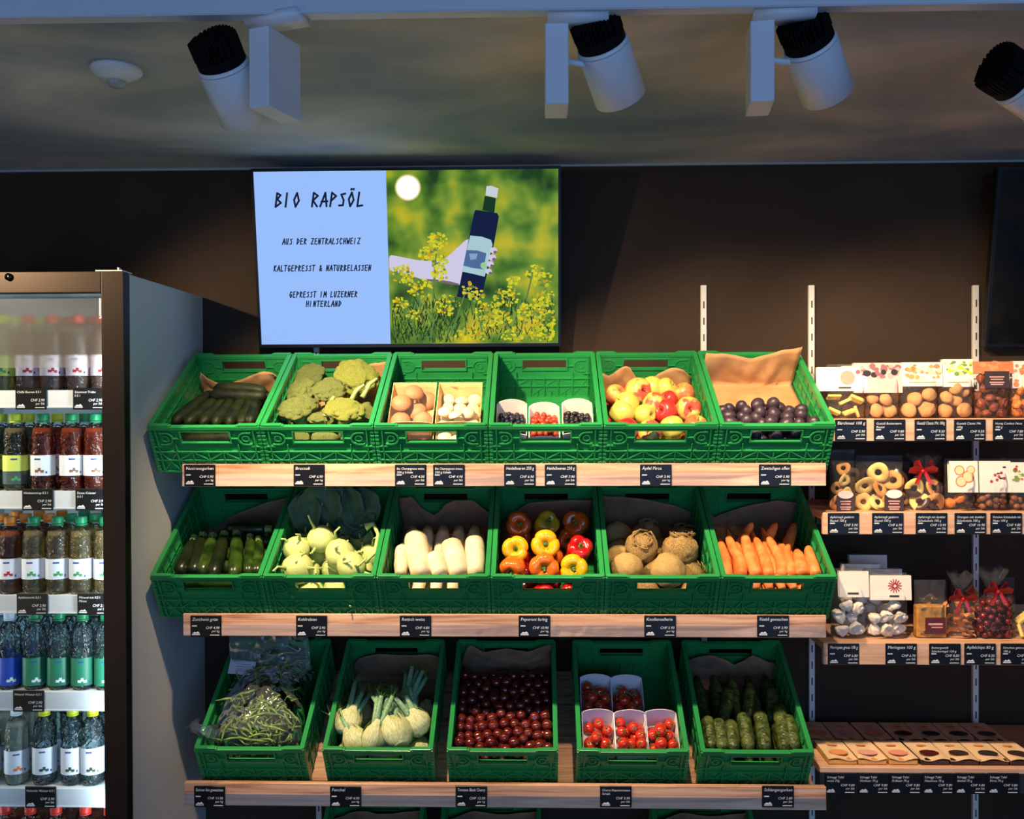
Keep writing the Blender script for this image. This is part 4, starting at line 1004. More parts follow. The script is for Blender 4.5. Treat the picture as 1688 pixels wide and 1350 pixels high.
# top row, crate 5: apples
def apple_mat(name, c1, c2, lo, hi):
    return mat(name, c1, .32, col2=c2, nscale=1.1, rnd=1, ramp=(lo, hi), spec=.5, bump=.05, bscale=30)
AY, AR = srgb(212, 198, 70), srgb(190, 44, 40)
am = {'y': apple_mat('yellow_green_apple_skin', srgb(200, 192, 84), srgb(216, 178, 92), .5, .8), 'm': apple_mat('two_tone_apple_skin', srgb(214, 188, 92), srgb(200, 84, 62), .46, .56), 'r': apple_mat('red_apple_skin', srgb(186, 34, 38), srgb(206, 60, 50), .4, .7), 'o': apple_mat('rosy_apple_skin', srgb(214, 112, 70), srgb(218, 170, 86), .45, .62)}
def apple_parts(m):
    pr = [(.0001, -.78), (.12, -.80), (.25, -.90), (.45, -.93), (.72, -.74), (.93, -.35), (1.02, .08), (.98, .45), (.80, .76), (.52, .92), (.28, .90), (.13, .74), (.03, .58), (.0001, .56)]
    b = MB(); b.lathe(pr, 26, 0, None, lambda r, z, a, i: (r*(1+.02*math.cos(5*a)*(1 if z < -.3 else .3)), z)); f = b.mesh('fruit', m)
    b = MB(); b.tube([(0, 0, .55), (.03, 0, .8), (.09, 0, 1.02)], [.035, .03, .045], 6); return [('fruit', f), ('stem', b.mesh('stem', mat('brown_stem', srgb(80, 58, 34), .8)))]
AP = {k: apple_parts(m) for k, m in am.items()}
liner((0, 4), [(0, .09), (.1, .075), (.22, .105), (.3, .115), (.42, .06), (.5, .045), (.62, .08), (.75, .105), (.9, .105), (1, .07)], m_kraft, 'brown paper with two curled peaks behind the apples', y0=.2, seed=5, amp=.008, lean=.12)
k5 = (0, 4); ax = []
APL = [(1014, 652, .029, 'o', 'rosy apple at the far left of the pile, by the crate wall'), (1051, 645, .037, 'm', 'large apple yellow above and red below, left of the top'), (1075, 640, .031, 'y', 'yellow-green apple at the top of the pile'), (1096, 641, .029, 'y', 'greenish apple behind the top, right of it'),
       (1127, 650, .031, 'o', 'red and yellow apple at the upper right'), (1034, 666, .032, 'y', 'yellow apple above the front left one'), (1025, 682, .034, 'y', 'yellow-green apple at the front left corner'), (1078, 667, .032, 'm', 'pale yellow apple in the centre of the pile'),
       (1103, 659, .024, 'r', 'small red apple right of the centre'), (1097, 679, .034, 'r', 'plain bright red apple in the front row'), (1062, 684, .029, 'y', 'small yellow apple in the front row'), (1134, 675, .035, 'm', 'red apple with yellow streaks at the front right')]
rm = random.Random(5)
for px, py, r, k, lb in APL:
    h = .122-(.012 if py > 672 else 0)+(.012 if py < 648 else 0); p = clampx(LP(k5, px, py, h), r); ax.append((p.x, p.y, p.z, r*.95))
    multi('apple', AP[k], localM(k5, p, RX(rm.uniform(-70, 60)) @ RY(rm.uniform(-60, 60)) @ RZ(rm.uniform(0, 360)), r), lb, 'apple')
P_, rr = settle(26, .032, (XI0, XI1, .012, .33, .006), seed=2, fixed=ax)
for j, p in enumerate(P_):
    if p[2] > .10: continue
    multi('apple', AP['rmyo'[j % 4]], localM(k5, p, rrot(rm), .032), 'apple in the lower layers, seen at most through the crate handle', 'apple', 'apples in the lower layers')

# top row, crate 6: plums
m_plum = mat('plum_skin', srgb(40, 24, 36), .42, col2=srgb(92, 74, 96), nscale=40, rnd=1, ramp=(.45, .75))
def plum_mesh():
    b = MB(); b.lathe([(max(.86*math.sin(PI*i/10), .0001), -1.06*math.cos(PI*i/10)) for i in range(11)], 16, 0, None, lambda r, z, a, i: (r*(1-.10*math.exp(-(((a+PI) % (2*PI)-PI)/.25)**2)), z)); return b.mesh('plum', m_plum)
PM = plum_mesh(); k6 = (0, 5)
liner(k6, [(0, .128), (.15, .128), (.3, .120), (.48, .105), (.62, .118), (.8, .138), (1, .150)], m_kraft, 'large sheet of brown paper standing up behind the plums', y0=.05, seed=6, amp=.010, z0=.05, lean=.30)
P_, rr = settle(64, .0195, (XI0, XI1, .012, .235, .052), seed=8, jitter=.08, g=(0, -.45, -1))
rm = random.Random(9)
for j, p in enumerate(P_): single('plum', PM, localM(k6, Vector(p)+Vector((0, 0, .0)), rrot(rm), rr[j]*1.02), 'dark purple plum in the pile before the brown paper', 'plum', 'plums in the top right crate')

# ---------------- middle row
# crate 1: courgettes
m_zuc = mat('courgette_skin', srgb(26, 46, 12), .28, col2=srgb(58, 84, 26), nscale=30, rnd=1, spec=.6, stretch=(1, 1, 1)); m_zuc2 = mat('dark_courgette_skin', srgb(20, 30, 14), .3, col2=srgb(32, 44, 18), nscale=30, rnd=1, spec=.6)
m_zst = mat('pale_cut_stem', srgb(120, 142, 74), .6)
zl = [((295, 945), (318, 893), 1), ((318, 945), (333, 888), 1), ((332, 946), (349, 889), 0), ((351, 950), (368, 886), 1), ((386, 950), (390, 885), 0), ((410, 946), (412, 890), 0), ((424, 946), (426, 894), 0)]
for i, (a_, c_, dk) in enumerate(zl):
    long_veg((1, 0), a_, c_, .0205 if i < 5 else .017, [(0, .5), (.05, .85), (.2, 1), (.75, .92), (.95, .72), (1, .6)], m_zuc2 if dk else m_zuc, 'courgette', 'green courgette with stem end uphill, '+ordn(i, 7)+' of seven', 'courgette', .095, .105, .002, 12, stem=(.018, .55, m_zst))
long_veg((1, 0), (372, 872), (440, 872), .019, CUC, m_zuc2, 'courgette', 'glossy dark courgette lying crosswise at the back', 'courgette', .10, .10, 0, 12, stem=(.015, .5, m_zst))
long_veg((1, 0), (360, 880), (434, 880), .019, CUC, m_zuc2, 'courgette', 'dark courgette lying crosswise just under the glossy one', 'courgette', .07, .07, 0, 12, stem=(.015, .5, m_zst))
for i in range(8):
    y_ = .05+.055*(i % 4+(.4 if i > 3 else 0)); z_ = .026+.042*(i//4)
    b = MB(); b.tube([(x, y_, z_) for x in np.linspace(-.12, .12, 7)], [.012, .018, .0195, .0195, .0195, .018, .012], 12)
    o = b.build('courgette', m_zuc); o.matrix_basis = CRATES[(1, 0)]; tag(o, 'courgette in the bottom layer, seen through the crate handle at most', 'courgette', 'courgettes in the bottom layer')
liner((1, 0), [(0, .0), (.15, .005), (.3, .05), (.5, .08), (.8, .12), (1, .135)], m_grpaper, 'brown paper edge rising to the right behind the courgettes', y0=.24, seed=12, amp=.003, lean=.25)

# crate 2: kohlrabi
m_kohl = mat('pale_kohlrabi_skin', srgb(206, 214, 140), .5, col2=srgb(188, 202, 120), nscale=14, rnd=1)
m_kst = mat('kohlrabi_stalk', srgb(176, 196, 120), .55); m_kleaf = mat('kohlrabi_leaf', srgb(44, 74, 52), .6, col2=srgb(64, 96, 68), nscale=14)
def kohl_parts(seed):
    rs = random.Random(seed)
    b = MB(); b.lathe([(.0001, -.9), (.08, -.88), (.2, -.84), (.55, -.72), (.88, -.38), (1, 0), (.93, .42), (.66, .75), (.35, .88), (.0001, .92)], 22, 0, None, lambda r, z, a, i: (r*(1+.02*math.sin(3*a+seed)), z)); bulb = b.mesh('bulb', m_kohl)
    b = MB()
    b.tube([(0, 0, -.8), (.03, .02, -1.1), (.1, 0, -1.45)], [.10, .055, .02], 6)
    for i in range(6):
        a_ = i*1.05+seed; e = rs.uniform(.15, .7); c, s = math.cos(a_), math.sin(a_); z0_ = rs.uniform(.2, .8); q = math.sqrt(1-min(z0_, .85)**2)*.93
        l = rs.choice([.15, .3, .5, .9]) if i else 1.1
        b.tube([(q*c, q*s, z0_*.85), ((q+l*.6)*c, (q+l*.6)*s, z0_*.9+l*.35), ((q+l*.75)*c, (q+l*.75)*s, z0_+l*.95)], [.13, .075, .06], 7)
    return [('bulb', bulb), ('stalks', b.mesh('stalks', m_kst))]
KP = [kohl_parts(i) for i in range(4)]
kl = [(485, 906, .038, .112, 'kohlrabi bulb at the left of the crate, upper of two'), (529, 889, .039, .118, 'topmost kohlrabi bulb in the middle'), (559, 913, .041, .116, 'kohlrabi bulb right of the middle with stalk sticking up'), (491, 937, .044, .105, 'kohlrabi bulb at the front left'), (579, 934, .041, .105, 'kohlrabi bulb at the front right with a long curling stalk')]
fx = []
for i, (px, py, r, h, lb) in enumerate(kl):
    p = clampx(LP((1, 1), px, py, h), r); fx.append((p.x, p.y, p.z, r))
    multi('kohlrabi', KP[i % 4], localM((1, 1), p, RX([60, 35, 20, 80, -20][i]) @ RY([-20, 10, 50, 0, 40][i]) @ RZ(i*70), r), lb, 'kohlrabi')
P_, rr = settle(12, .038, (XI0, XI1, .012, .33, .006), seed=3, fixed=fx)
for j, p in enumerate(P_):
    if p[2] < .1: multi('kohlrabi', KP[j % 4], localM((1, 1), p, rrot(rm), .037), 'kohlrabi in the lower layer, partly seen through the crate handle', 'kohlrabi', 'kohlrabi in the lower layer')
b = MB(); pc = LP((1, 1), 609, 925, .12); pc.x = min(pc.x, .125)
b.tube([(.105, .09, .12), (.128, .11, .135), (.130, .17, .15), (.112, .21, .155), (.09, .20, .15)], [.006, .005, .005, .006, .012], 8); o = b.build('kohlrabi_stalk', m_kst); o.matrix_basis = CRATES[(1, 1)]; tag(o, 'pale looped kohlrabi stalk along the right crate wall', 'vegetable stalk')
def leaf(key, c, l, w_, rot, m, label, cat, name='leaf', seed=0, group=None):
    b = MB()
    def fn(u, v):
        x = (u-.5)*2; wd = w_*math.sin(PI*min(v*1.02, 1))**.7*(1+.04*math.sin(v*17+seed*2)+.03*math.sin(v*37+seed)+.06*math.sin(u*5+seed)); 
        return (x*wd*.5, l*(v), .18*w_*abs(x)**1.4+.12*l*math.sin(v*2.6)+.02*w_*math.sin(14*v+3*x+seed)+.006*noise.noise(Vector((x*3, v*6, seed))))
    b.grid(fn, 12, 18); b.tube([(0, -l*.25, 0), (0, 0, .0), (0, l*.5, .12*l), (0, l*.95, .07*l)], [.003, .003, .002, .0008], 6, 1)
    o = b.build(name, [m, m_kst], None); o.matrix_basis = CRATES[key] @ T(*c) @ rot; md = o.modifiers.new('t', 'SOLIDIFY'); md.thickness = .0006
    return tag(o, label, cat, group)
for i, (c, l, w_, rt) in enumerate([((-.06, .27, .10), .15, .13, RX(70) @ RZ(-14)), ((.02, .27, .095), .14, .13, RX(60) @ RZ(6)), ((.09, .26, .09), .14, .12, RX(48) @ RZ(24)), ((.0, .24, .08), .12, .12, RX(25) @ RZ(-30)), ((.07, .22, .08), .12, .11, RX(25) @ RZ(20)), ((-.095, .25, .09), .13, .10, RX(60) @ RZ(-5))]):
    leaf((1, 1), c, l, w_, rt, m_kleaf, 'dark blue-green kohlrabi leaf at the back of the kohlrabi crate', 'leaf', 'kohlrabi_leaf', i, 'kohlrabi leaves')

# crate 3: white radishes
m_rad = mat('white_radish_skin', srgb(232, 218, 186), .5, col2=srgb(216, 198, 158), nscale=20, rnd=1, bump=.3, bscale=60); m_radt = mat('radish_crown', srgb(150, 160, 100), .7)
RP = [(0, .75), (.3, .95), (.7, 1), (.92, .93), (.98, .7), (1, .45)]
rl = [((660, 947), (663, 902), .020), ((694, 947), (684, 882), .034), ((726, 947), (716, 915), .027), ((757, 947), (743, 895), .031), ((790, 947), (782, 889), .028)]
for i, (a_, c_, r) in enumerate(rl):
    long_veg((1, 2), a_, c_, r, RP, m_rad, 'white_radish', 'thick white radish lying with its blunt end uphill, '+ordn(i, 5)+' of five', 'radish', .105, .115, 0, 18, stem=(.006, .38, m_radt), ring=.012, seed=i)
for i in range(6):
    x_ = -.105+.042*i; b = MB(); b.tube([(x_, y_, .034+.0*y_) for y_ in np.linspace(.03, .30, 8)], [.012, .017, .02, .021, .021, .021, .020, .013], 14); o = b.build('white_radish', m_rad); o.matrix_basis = CRATES[(1, 2)]; tag(o, 'white radish in the bottom layer, partly seen through the crate handle', 'radish', 'radishes in the bottom layer')
for i in range(5):
    x_ = -.09+.045*i; b = MB(); b.tube([(x_, y_, .073) for y_ in np.linspace(.02, .29, 8)], [.014, .017, .02, .0205, .0205, .020, .020, .013], 14); o = b.build('white_radish', m_rad); o.matrix_basis = CRATES[(1, 2)]; tag(o, 'white radish in the bottom layer, partly seen through the crate handle', 'radish', 'radishes in the bottom layer')
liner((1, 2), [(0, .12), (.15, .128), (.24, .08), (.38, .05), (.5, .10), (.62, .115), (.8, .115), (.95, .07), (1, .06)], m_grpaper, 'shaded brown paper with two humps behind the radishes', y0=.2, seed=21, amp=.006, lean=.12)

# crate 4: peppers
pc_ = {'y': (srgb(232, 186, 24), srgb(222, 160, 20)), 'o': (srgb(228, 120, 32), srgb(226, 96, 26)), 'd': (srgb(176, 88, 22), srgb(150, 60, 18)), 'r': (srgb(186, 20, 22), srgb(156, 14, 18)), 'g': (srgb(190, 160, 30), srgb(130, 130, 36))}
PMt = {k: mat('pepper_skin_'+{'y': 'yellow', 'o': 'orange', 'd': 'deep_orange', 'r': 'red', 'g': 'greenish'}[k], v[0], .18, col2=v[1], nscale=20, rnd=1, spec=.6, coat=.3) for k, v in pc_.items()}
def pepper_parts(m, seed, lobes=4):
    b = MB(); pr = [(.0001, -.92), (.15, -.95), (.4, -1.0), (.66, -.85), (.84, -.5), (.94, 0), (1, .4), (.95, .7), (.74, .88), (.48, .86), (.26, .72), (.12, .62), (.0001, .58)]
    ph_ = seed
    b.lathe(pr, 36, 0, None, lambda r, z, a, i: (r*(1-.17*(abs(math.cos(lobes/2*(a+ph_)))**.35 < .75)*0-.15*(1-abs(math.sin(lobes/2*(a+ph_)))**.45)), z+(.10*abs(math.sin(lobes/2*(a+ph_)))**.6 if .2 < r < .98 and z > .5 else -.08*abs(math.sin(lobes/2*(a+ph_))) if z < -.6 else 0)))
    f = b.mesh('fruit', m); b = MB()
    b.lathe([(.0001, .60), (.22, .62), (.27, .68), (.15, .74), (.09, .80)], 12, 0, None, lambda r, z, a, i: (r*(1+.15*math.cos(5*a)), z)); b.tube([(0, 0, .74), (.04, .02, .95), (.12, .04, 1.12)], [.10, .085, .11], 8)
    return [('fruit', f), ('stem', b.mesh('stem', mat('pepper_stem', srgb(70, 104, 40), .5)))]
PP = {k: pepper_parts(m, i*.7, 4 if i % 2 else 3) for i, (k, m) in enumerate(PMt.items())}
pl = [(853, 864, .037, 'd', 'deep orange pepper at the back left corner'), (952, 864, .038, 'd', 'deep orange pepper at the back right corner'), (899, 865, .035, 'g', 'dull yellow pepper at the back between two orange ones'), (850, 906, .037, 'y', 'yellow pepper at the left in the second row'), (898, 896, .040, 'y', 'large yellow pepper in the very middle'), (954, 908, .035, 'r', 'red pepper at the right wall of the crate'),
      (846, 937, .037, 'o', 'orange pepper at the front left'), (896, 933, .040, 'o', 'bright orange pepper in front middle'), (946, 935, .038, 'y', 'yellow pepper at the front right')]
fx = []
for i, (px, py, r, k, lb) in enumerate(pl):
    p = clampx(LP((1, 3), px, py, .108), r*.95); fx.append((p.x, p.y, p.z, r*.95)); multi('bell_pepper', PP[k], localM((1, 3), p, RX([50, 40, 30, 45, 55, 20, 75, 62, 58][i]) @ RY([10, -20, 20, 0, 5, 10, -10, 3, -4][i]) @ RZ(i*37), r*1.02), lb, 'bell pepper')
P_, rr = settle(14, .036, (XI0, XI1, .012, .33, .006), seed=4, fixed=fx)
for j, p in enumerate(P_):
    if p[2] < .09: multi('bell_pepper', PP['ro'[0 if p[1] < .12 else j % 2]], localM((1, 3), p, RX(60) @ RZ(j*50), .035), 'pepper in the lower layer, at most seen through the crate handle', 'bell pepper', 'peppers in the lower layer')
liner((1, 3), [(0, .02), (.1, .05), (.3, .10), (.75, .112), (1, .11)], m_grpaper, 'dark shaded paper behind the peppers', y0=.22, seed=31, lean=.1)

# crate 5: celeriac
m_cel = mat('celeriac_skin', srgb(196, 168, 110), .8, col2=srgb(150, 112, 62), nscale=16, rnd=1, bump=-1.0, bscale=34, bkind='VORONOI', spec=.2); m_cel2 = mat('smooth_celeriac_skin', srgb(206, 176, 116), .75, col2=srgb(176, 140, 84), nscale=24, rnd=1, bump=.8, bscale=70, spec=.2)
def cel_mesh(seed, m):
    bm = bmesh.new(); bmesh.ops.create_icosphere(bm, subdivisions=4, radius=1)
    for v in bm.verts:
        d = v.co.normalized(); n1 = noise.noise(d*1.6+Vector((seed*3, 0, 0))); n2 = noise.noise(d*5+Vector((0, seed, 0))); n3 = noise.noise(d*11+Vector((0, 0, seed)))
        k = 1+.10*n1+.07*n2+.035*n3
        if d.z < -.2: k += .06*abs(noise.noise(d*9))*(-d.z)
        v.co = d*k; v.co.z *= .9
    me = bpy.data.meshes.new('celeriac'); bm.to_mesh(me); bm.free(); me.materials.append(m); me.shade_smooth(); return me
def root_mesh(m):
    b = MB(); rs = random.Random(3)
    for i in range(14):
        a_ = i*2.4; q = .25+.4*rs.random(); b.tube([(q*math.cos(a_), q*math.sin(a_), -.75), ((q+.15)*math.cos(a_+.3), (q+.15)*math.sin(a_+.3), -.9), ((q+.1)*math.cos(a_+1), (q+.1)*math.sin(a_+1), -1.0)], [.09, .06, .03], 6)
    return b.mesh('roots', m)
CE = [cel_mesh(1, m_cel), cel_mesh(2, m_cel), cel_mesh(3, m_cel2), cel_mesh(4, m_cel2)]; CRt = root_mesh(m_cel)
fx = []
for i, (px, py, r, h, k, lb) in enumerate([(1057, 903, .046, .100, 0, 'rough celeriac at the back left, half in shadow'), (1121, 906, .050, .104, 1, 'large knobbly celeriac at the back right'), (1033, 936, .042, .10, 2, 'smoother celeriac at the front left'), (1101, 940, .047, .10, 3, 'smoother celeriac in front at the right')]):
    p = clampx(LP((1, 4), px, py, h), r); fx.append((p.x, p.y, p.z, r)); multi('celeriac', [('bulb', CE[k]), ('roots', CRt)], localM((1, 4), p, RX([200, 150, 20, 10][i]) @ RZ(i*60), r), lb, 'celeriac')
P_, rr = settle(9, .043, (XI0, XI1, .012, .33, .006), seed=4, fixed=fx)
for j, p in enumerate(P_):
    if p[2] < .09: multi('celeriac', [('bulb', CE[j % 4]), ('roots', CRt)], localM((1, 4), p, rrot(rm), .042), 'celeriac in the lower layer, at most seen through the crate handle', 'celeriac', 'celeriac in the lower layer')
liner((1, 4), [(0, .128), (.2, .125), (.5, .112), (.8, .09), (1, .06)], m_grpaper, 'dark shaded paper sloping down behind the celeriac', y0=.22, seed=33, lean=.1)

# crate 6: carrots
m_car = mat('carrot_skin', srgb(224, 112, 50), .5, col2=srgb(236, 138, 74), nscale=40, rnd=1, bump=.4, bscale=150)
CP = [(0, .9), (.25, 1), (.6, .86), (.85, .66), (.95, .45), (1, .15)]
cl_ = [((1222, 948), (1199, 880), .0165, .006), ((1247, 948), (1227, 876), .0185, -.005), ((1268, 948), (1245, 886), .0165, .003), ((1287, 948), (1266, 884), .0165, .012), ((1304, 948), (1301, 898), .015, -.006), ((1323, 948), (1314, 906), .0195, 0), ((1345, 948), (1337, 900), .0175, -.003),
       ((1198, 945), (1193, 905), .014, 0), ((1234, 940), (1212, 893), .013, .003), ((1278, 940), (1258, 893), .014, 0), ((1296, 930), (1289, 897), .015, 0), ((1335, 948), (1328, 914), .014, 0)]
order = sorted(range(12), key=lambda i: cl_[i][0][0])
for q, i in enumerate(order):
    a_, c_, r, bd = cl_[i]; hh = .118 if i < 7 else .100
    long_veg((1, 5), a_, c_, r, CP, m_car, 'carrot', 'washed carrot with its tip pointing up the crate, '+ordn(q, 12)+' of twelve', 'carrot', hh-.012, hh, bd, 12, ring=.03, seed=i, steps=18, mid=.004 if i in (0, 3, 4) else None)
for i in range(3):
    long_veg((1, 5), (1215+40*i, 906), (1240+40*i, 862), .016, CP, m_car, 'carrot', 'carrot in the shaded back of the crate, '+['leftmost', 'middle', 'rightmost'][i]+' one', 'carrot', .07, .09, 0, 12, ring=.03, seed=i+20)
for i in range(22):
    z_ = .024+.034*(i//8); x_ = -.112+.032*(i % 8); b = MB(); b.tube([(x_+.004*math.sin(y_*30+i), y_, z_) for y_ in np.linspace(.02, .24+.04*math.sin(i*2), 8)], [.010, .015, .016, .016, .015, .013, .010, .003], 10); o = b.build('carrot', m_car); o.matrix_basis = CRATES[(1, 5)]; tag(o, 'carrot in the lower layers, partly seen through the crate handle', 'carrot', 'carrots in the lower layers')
liner((1, 5), [(0, .10), (.12, .04), (.3, .07), (.5, .09), (.8, .11), (1, .10)], m_grpaper, 'dark shaded paper behind the carrots', y0=.26, seed=35, lean=.1)

# ---------------- third row
# crate 1: green beans in a big clear bag
m_bean = mat('green_bean_skin', srgb(92, 126, 50), .45, col2=srgb(136, 164, 80), nscale=9, rnd=1, spec=.5); kb = (2, 0)
def bean_mesh(seed):
    rs = random.Random(seed); c = rs.uniform(-.25, .25); b = MB(); n = 10
    b.tube([(x, c*(1-(2*x)**2)*.5, .03*math.sin(x*9)) for x in np.linspace(-.5, .5, n)], [.004, .024, .030, .032, .030, .032, .030, .028, .018, .003], 6); return b.mesh('bean', m_bean)
BN = [bean_mesh(i) for i in range(5)]; rs = random.Random(77)
for i in range(280):
    u, v, w_ = rs.uniform(-1, 1), rs.random(), rs.random(); x = u*.10; y = .030+.28*v; top = .165+.035*math.sin(PI*v)-.030*abs(u)**2+.02*v; z = .025+(top-.03)*(w_**.45)
    if abs(u) > .85: z = min(z, .13)
    L_ = rs.uniform(.075, .115); x = max(-.105+.02, min(.105-.02, x))
    Mb = CRATES[kb] @ T(x, y, z) @ RZ(rs.uniform(-180, 180)) @ RY(rs.uniform(-18, 18)) @ RX(rs.uniform(0, 360)) @ S(L_)
    # keep both ends inside the crate
    e = [(CRATES[kb].inverted() @ Mb @ Vector((s_*.5, 0, 0))) for s_ in (-1, 1)]; m_ = max(abs(e[0].x), abs(e[1].x)); ym = min(e[0].y, e[1].y); yM = max(e[0].y, e[1].y)
    if m_ > .118 or ym < .016 or yM > .36: Mb = CRATES[kb] @ T(x*.55, max(.075, min(y, .30)), z) @ RZ(90+rs.uniform(-40, 40)) @ RX(rs.uniform(0, 360)) @ S(min(L_, .09))
    o = obj('green_bean', BN[i % 5], None, Mb); tag(o, 'slender green bean in the pile inside the clear bag', 'green bean', 'green beans inside the clear bag')
def bagfn(u, v):
    # u across, v from the front edge over the pile to the open top at the back
    a_ = 2*PI*u; cx, sx = math.cos(a_), math.sin(a_)
    p = v
    y = .045+.30*p; w_ = .122-.012*p+.004*math.sin(9*p); hgt = .178+.05*math.sin(PI*min(p*1.2, 1))-.02*p
    if p > .72: y = .045+.30*.72+.10*(p-.72); hgt = .18+.42*(p-.72)
    x = w_*cx; z = .022+(hgt-.022)*(.5+.5*sx) if p <= .72 else hgt-.02+.022*sx*(1.1-p)*3
    n_ = noise.noise(Vector((x*26, y*26, z*16)))*.010+noise.noise(Vector((x*70, y*60, 2)))*.003
    return (x*(1+n_*1.5), y+n_*.8, z+n_*(1 if sx > 0 else 0))
b = MB(); b.grid(bagfn, 56, 44)
# front fold of the bag with the twisted corner at the left
b.grid(lambda u, v: ((u-.5)*.25+(-.03*(1-v) if u < .15 else 0), .045-.012*math.sin(PI*v)+.004*noise.noise(Vector((u*14, v*4, 5))), .03+.14*v+.008*noise.noise(Vector((u*9, v*5, 1)))), 30, 8)
bt = thing('bean_bag', 'big clear plastic bag full of green beans with a white sticker', 'plastic bag', M=CRATES[kb])
b.build('bag_film', m_film2, bt)
b = MB(); b.tube([(-.10, .05, .150), (-.13, .045, .163), (-.150, .045, .175), (-.158, .05, .19)], [.026, .014, .012, .022], 10, 0); b.v = [tuple(Vector(p)+Vector((0, 0, 1))*.008*noise.noise(Vector(p)*90)) for p in b.v]; b.build('twisted_corner', m_film2, bt)
Mi = CRATES[kb].inverted(); o_ = Mi @ Vector((0, 0, EYE))
ps = [LP(kb, 380, 1087, .19), LP(kb, 422, 1091, .19), LP(kb, 418, 1113, .19), LP(kb, 375, 1110, .19)]
b = MB(); b.add(ps, [(3, 2, 1, 0)]); b.add([p_-Vector((0, 0, .0006)) for p_ in ps], [(0, 1, 2, 3)]); b.build('sticker', mat('white_sticker', srgb(226, 224, 236), .5), bt, False)
b = MB()
for f_ in (.28, .45, .62, .76):
    a_ = ps[0].lerp(ps[3], f_); c_ = ps[1].lerp(ps[2], f_); s0_, s1_ = (.25, .8) if f_ < .5 else (.3, .7)
    b.bar(a_.lerp(c_, s0_)+Vector((0, 0, .0006)), a_.lerp(c_, s1_)+Vector((0, 0, .0006)), .0014, .0004, (0, 0, 1))
b.build('sticker_print', mat('grey_print', srgb(120, 120, 150), .6), bt, False)

# crate 2: fennel
m_fen = mat('fennel_bulb', srgb(226, 224, 176), .5, col2=srgb(190, 202, 132), nscale=9, rnd=1, bump=.5, bscale=50, stretch=(1, 1, .25)); m_fst = mat('fennel_stalk', srgb(150, 186, 140), .5, col2=srgb(110, 158, 116), nscale=8); m_frond = mat('fennel_frond', srgb(74, 116, 34), .7)
def fen_parts(seed):
    rs = random.Random(seed); b = MB()
    pr = [(.0001, -1.0), (.25, -1.0), (.42, -.95), (.78, -.66), (.98, -.2), (1, .15), (.84, .55), (.58, .9), (.46, 1.1), (.0001, 1.12)]
    b.lathe(pr, 26, 0, None, lambda r, z, a, i: (r*(1+.05*math.cos(2*a)+.03*abs(math.sin(4*a+z*1.3+seed))), z))
    for k in range(4):
        a_ = k*PI/2+.3
        b.grid(lambda u, v: ((float(np.interp(v, [0, .3, .6, 1], [.5, 1.02, 1.04, .62]))*(1.035))*math.cos(a_+(u-.5)*(1.5-.9*v)), (float(np.interp(v, [0, .3, .6, 1], [.5, 1.02, 1.04, .62]))*1.035)*math.sin(a_+(u-.5)*(1.5-.9*v)), -.92+v*2.15), 8, 10)
    bulb = b.mesh('bulb', m_fen)
    b = MB(); c = MB()
    for i in range(6):
        a_ = i*1.05+seed; q = .34 if i else 0; L_ = rs.uniform(1.0, 2.2); tx, ty = q*math.cos(a_), q*math.sin(a_); sp = 1+L_*.55
        b.tube([(tx, ty, .6), (tx*1.3, ty*1.3, 1.2), (tx*sp*1.25, ty*sp*1.25, 1+L_)], [.27, .23, .17], 9)
        ex, ey, ez = tx*sp*1.25, ty*sp*1.25, 1+L_
        for j in range(7):
            g1, g2 = rs.uniform(-.5, .5), rs.uniform(-.5, .5); c.tube([(ex, ey, ez-.35), (ex+g1*.5, ey+g2*.5, ez+.15), (ex+g1*1.2, ey+g2*1.2, ez+rs.uniform(.2, .8))], [.03, .022, .008], 4)
    return [('bulb', bulb), ('stalks', b.mesh('stalks', m_fst)), ('fronds', c.mesh('fronds', m_frond, False))]
FP = [fen_parts(i) for i in range(3)]
def axisM(key, p0, p1, s, roll=0, flat=.8):
    d = (p1-p0).normalized(); q = d.to_track_quat('Z', 'Y').to_matrix().to_4x4(); return CRATES[key] @ T(p0) @ q @ RZ(roll) @ S(s, s*flat, s) @ Matrix.Diagonal((1.2, 1.2, 1.15, 1))
kf = (2, 1)
for i, (a_, c_, ha, hc, s, lb) in enumerate([((573, 1190), (590, 1150), .115, .13, .031, 'fennel bulb at the left with grey cut root end and long stalks'), ((655, 1208), (640, 1170), .122, .14, .037, 'large fennel bulb at the front right'), ((617, 1218), (628, 1185), .115, .14, .034, 'fennel bulb at the front middle with fronds'),
        ((585, 1222), (572, 1195), .105, .12, .030, 'fennel bulb low at the front left'), ((688, 1193), (672, 1165), .112, .14, .030, 'fennel bulb at the right wall of the crate'), ((668, 1165), (680, 1130), .105, .13, .030, 'fennel at the back right with fanned pale stalks')]):
    p0, p1 = LP(kf, *a_, ha), LP(kf, *c_, hc); p0.x = max(XI0+s, min(XI1-s, p0.x)); p1.x = max(XI0+s, min(XI1-s, p1.x)); multi('fennel', FP[i % 3], axisM(kf, p0, p1, s, i*40), lb, 'fennel')
for i in range(6):
    p0 = Vector((-.09+.09*(i % 3), .07+.13*(i//3), .045)); multi('fennel', [FP[0][0], ('stalks', FP[0][1][1])][:1], axisM(kf, p0, p0+Vector((.02, .1, 0)), .033), 'fennel bulb in the lower layer, at most seen through the crate handle', 'fennel', 'fennel in the lower layer')
liner(kf, [(0, .06), (.1, .10), (.3, .115), (.7, .11), (.9, .115), (1, .10)], m_grpaper, 'shaded brown paper behind the fennel', y0=.2, seed=41, lean=.1)

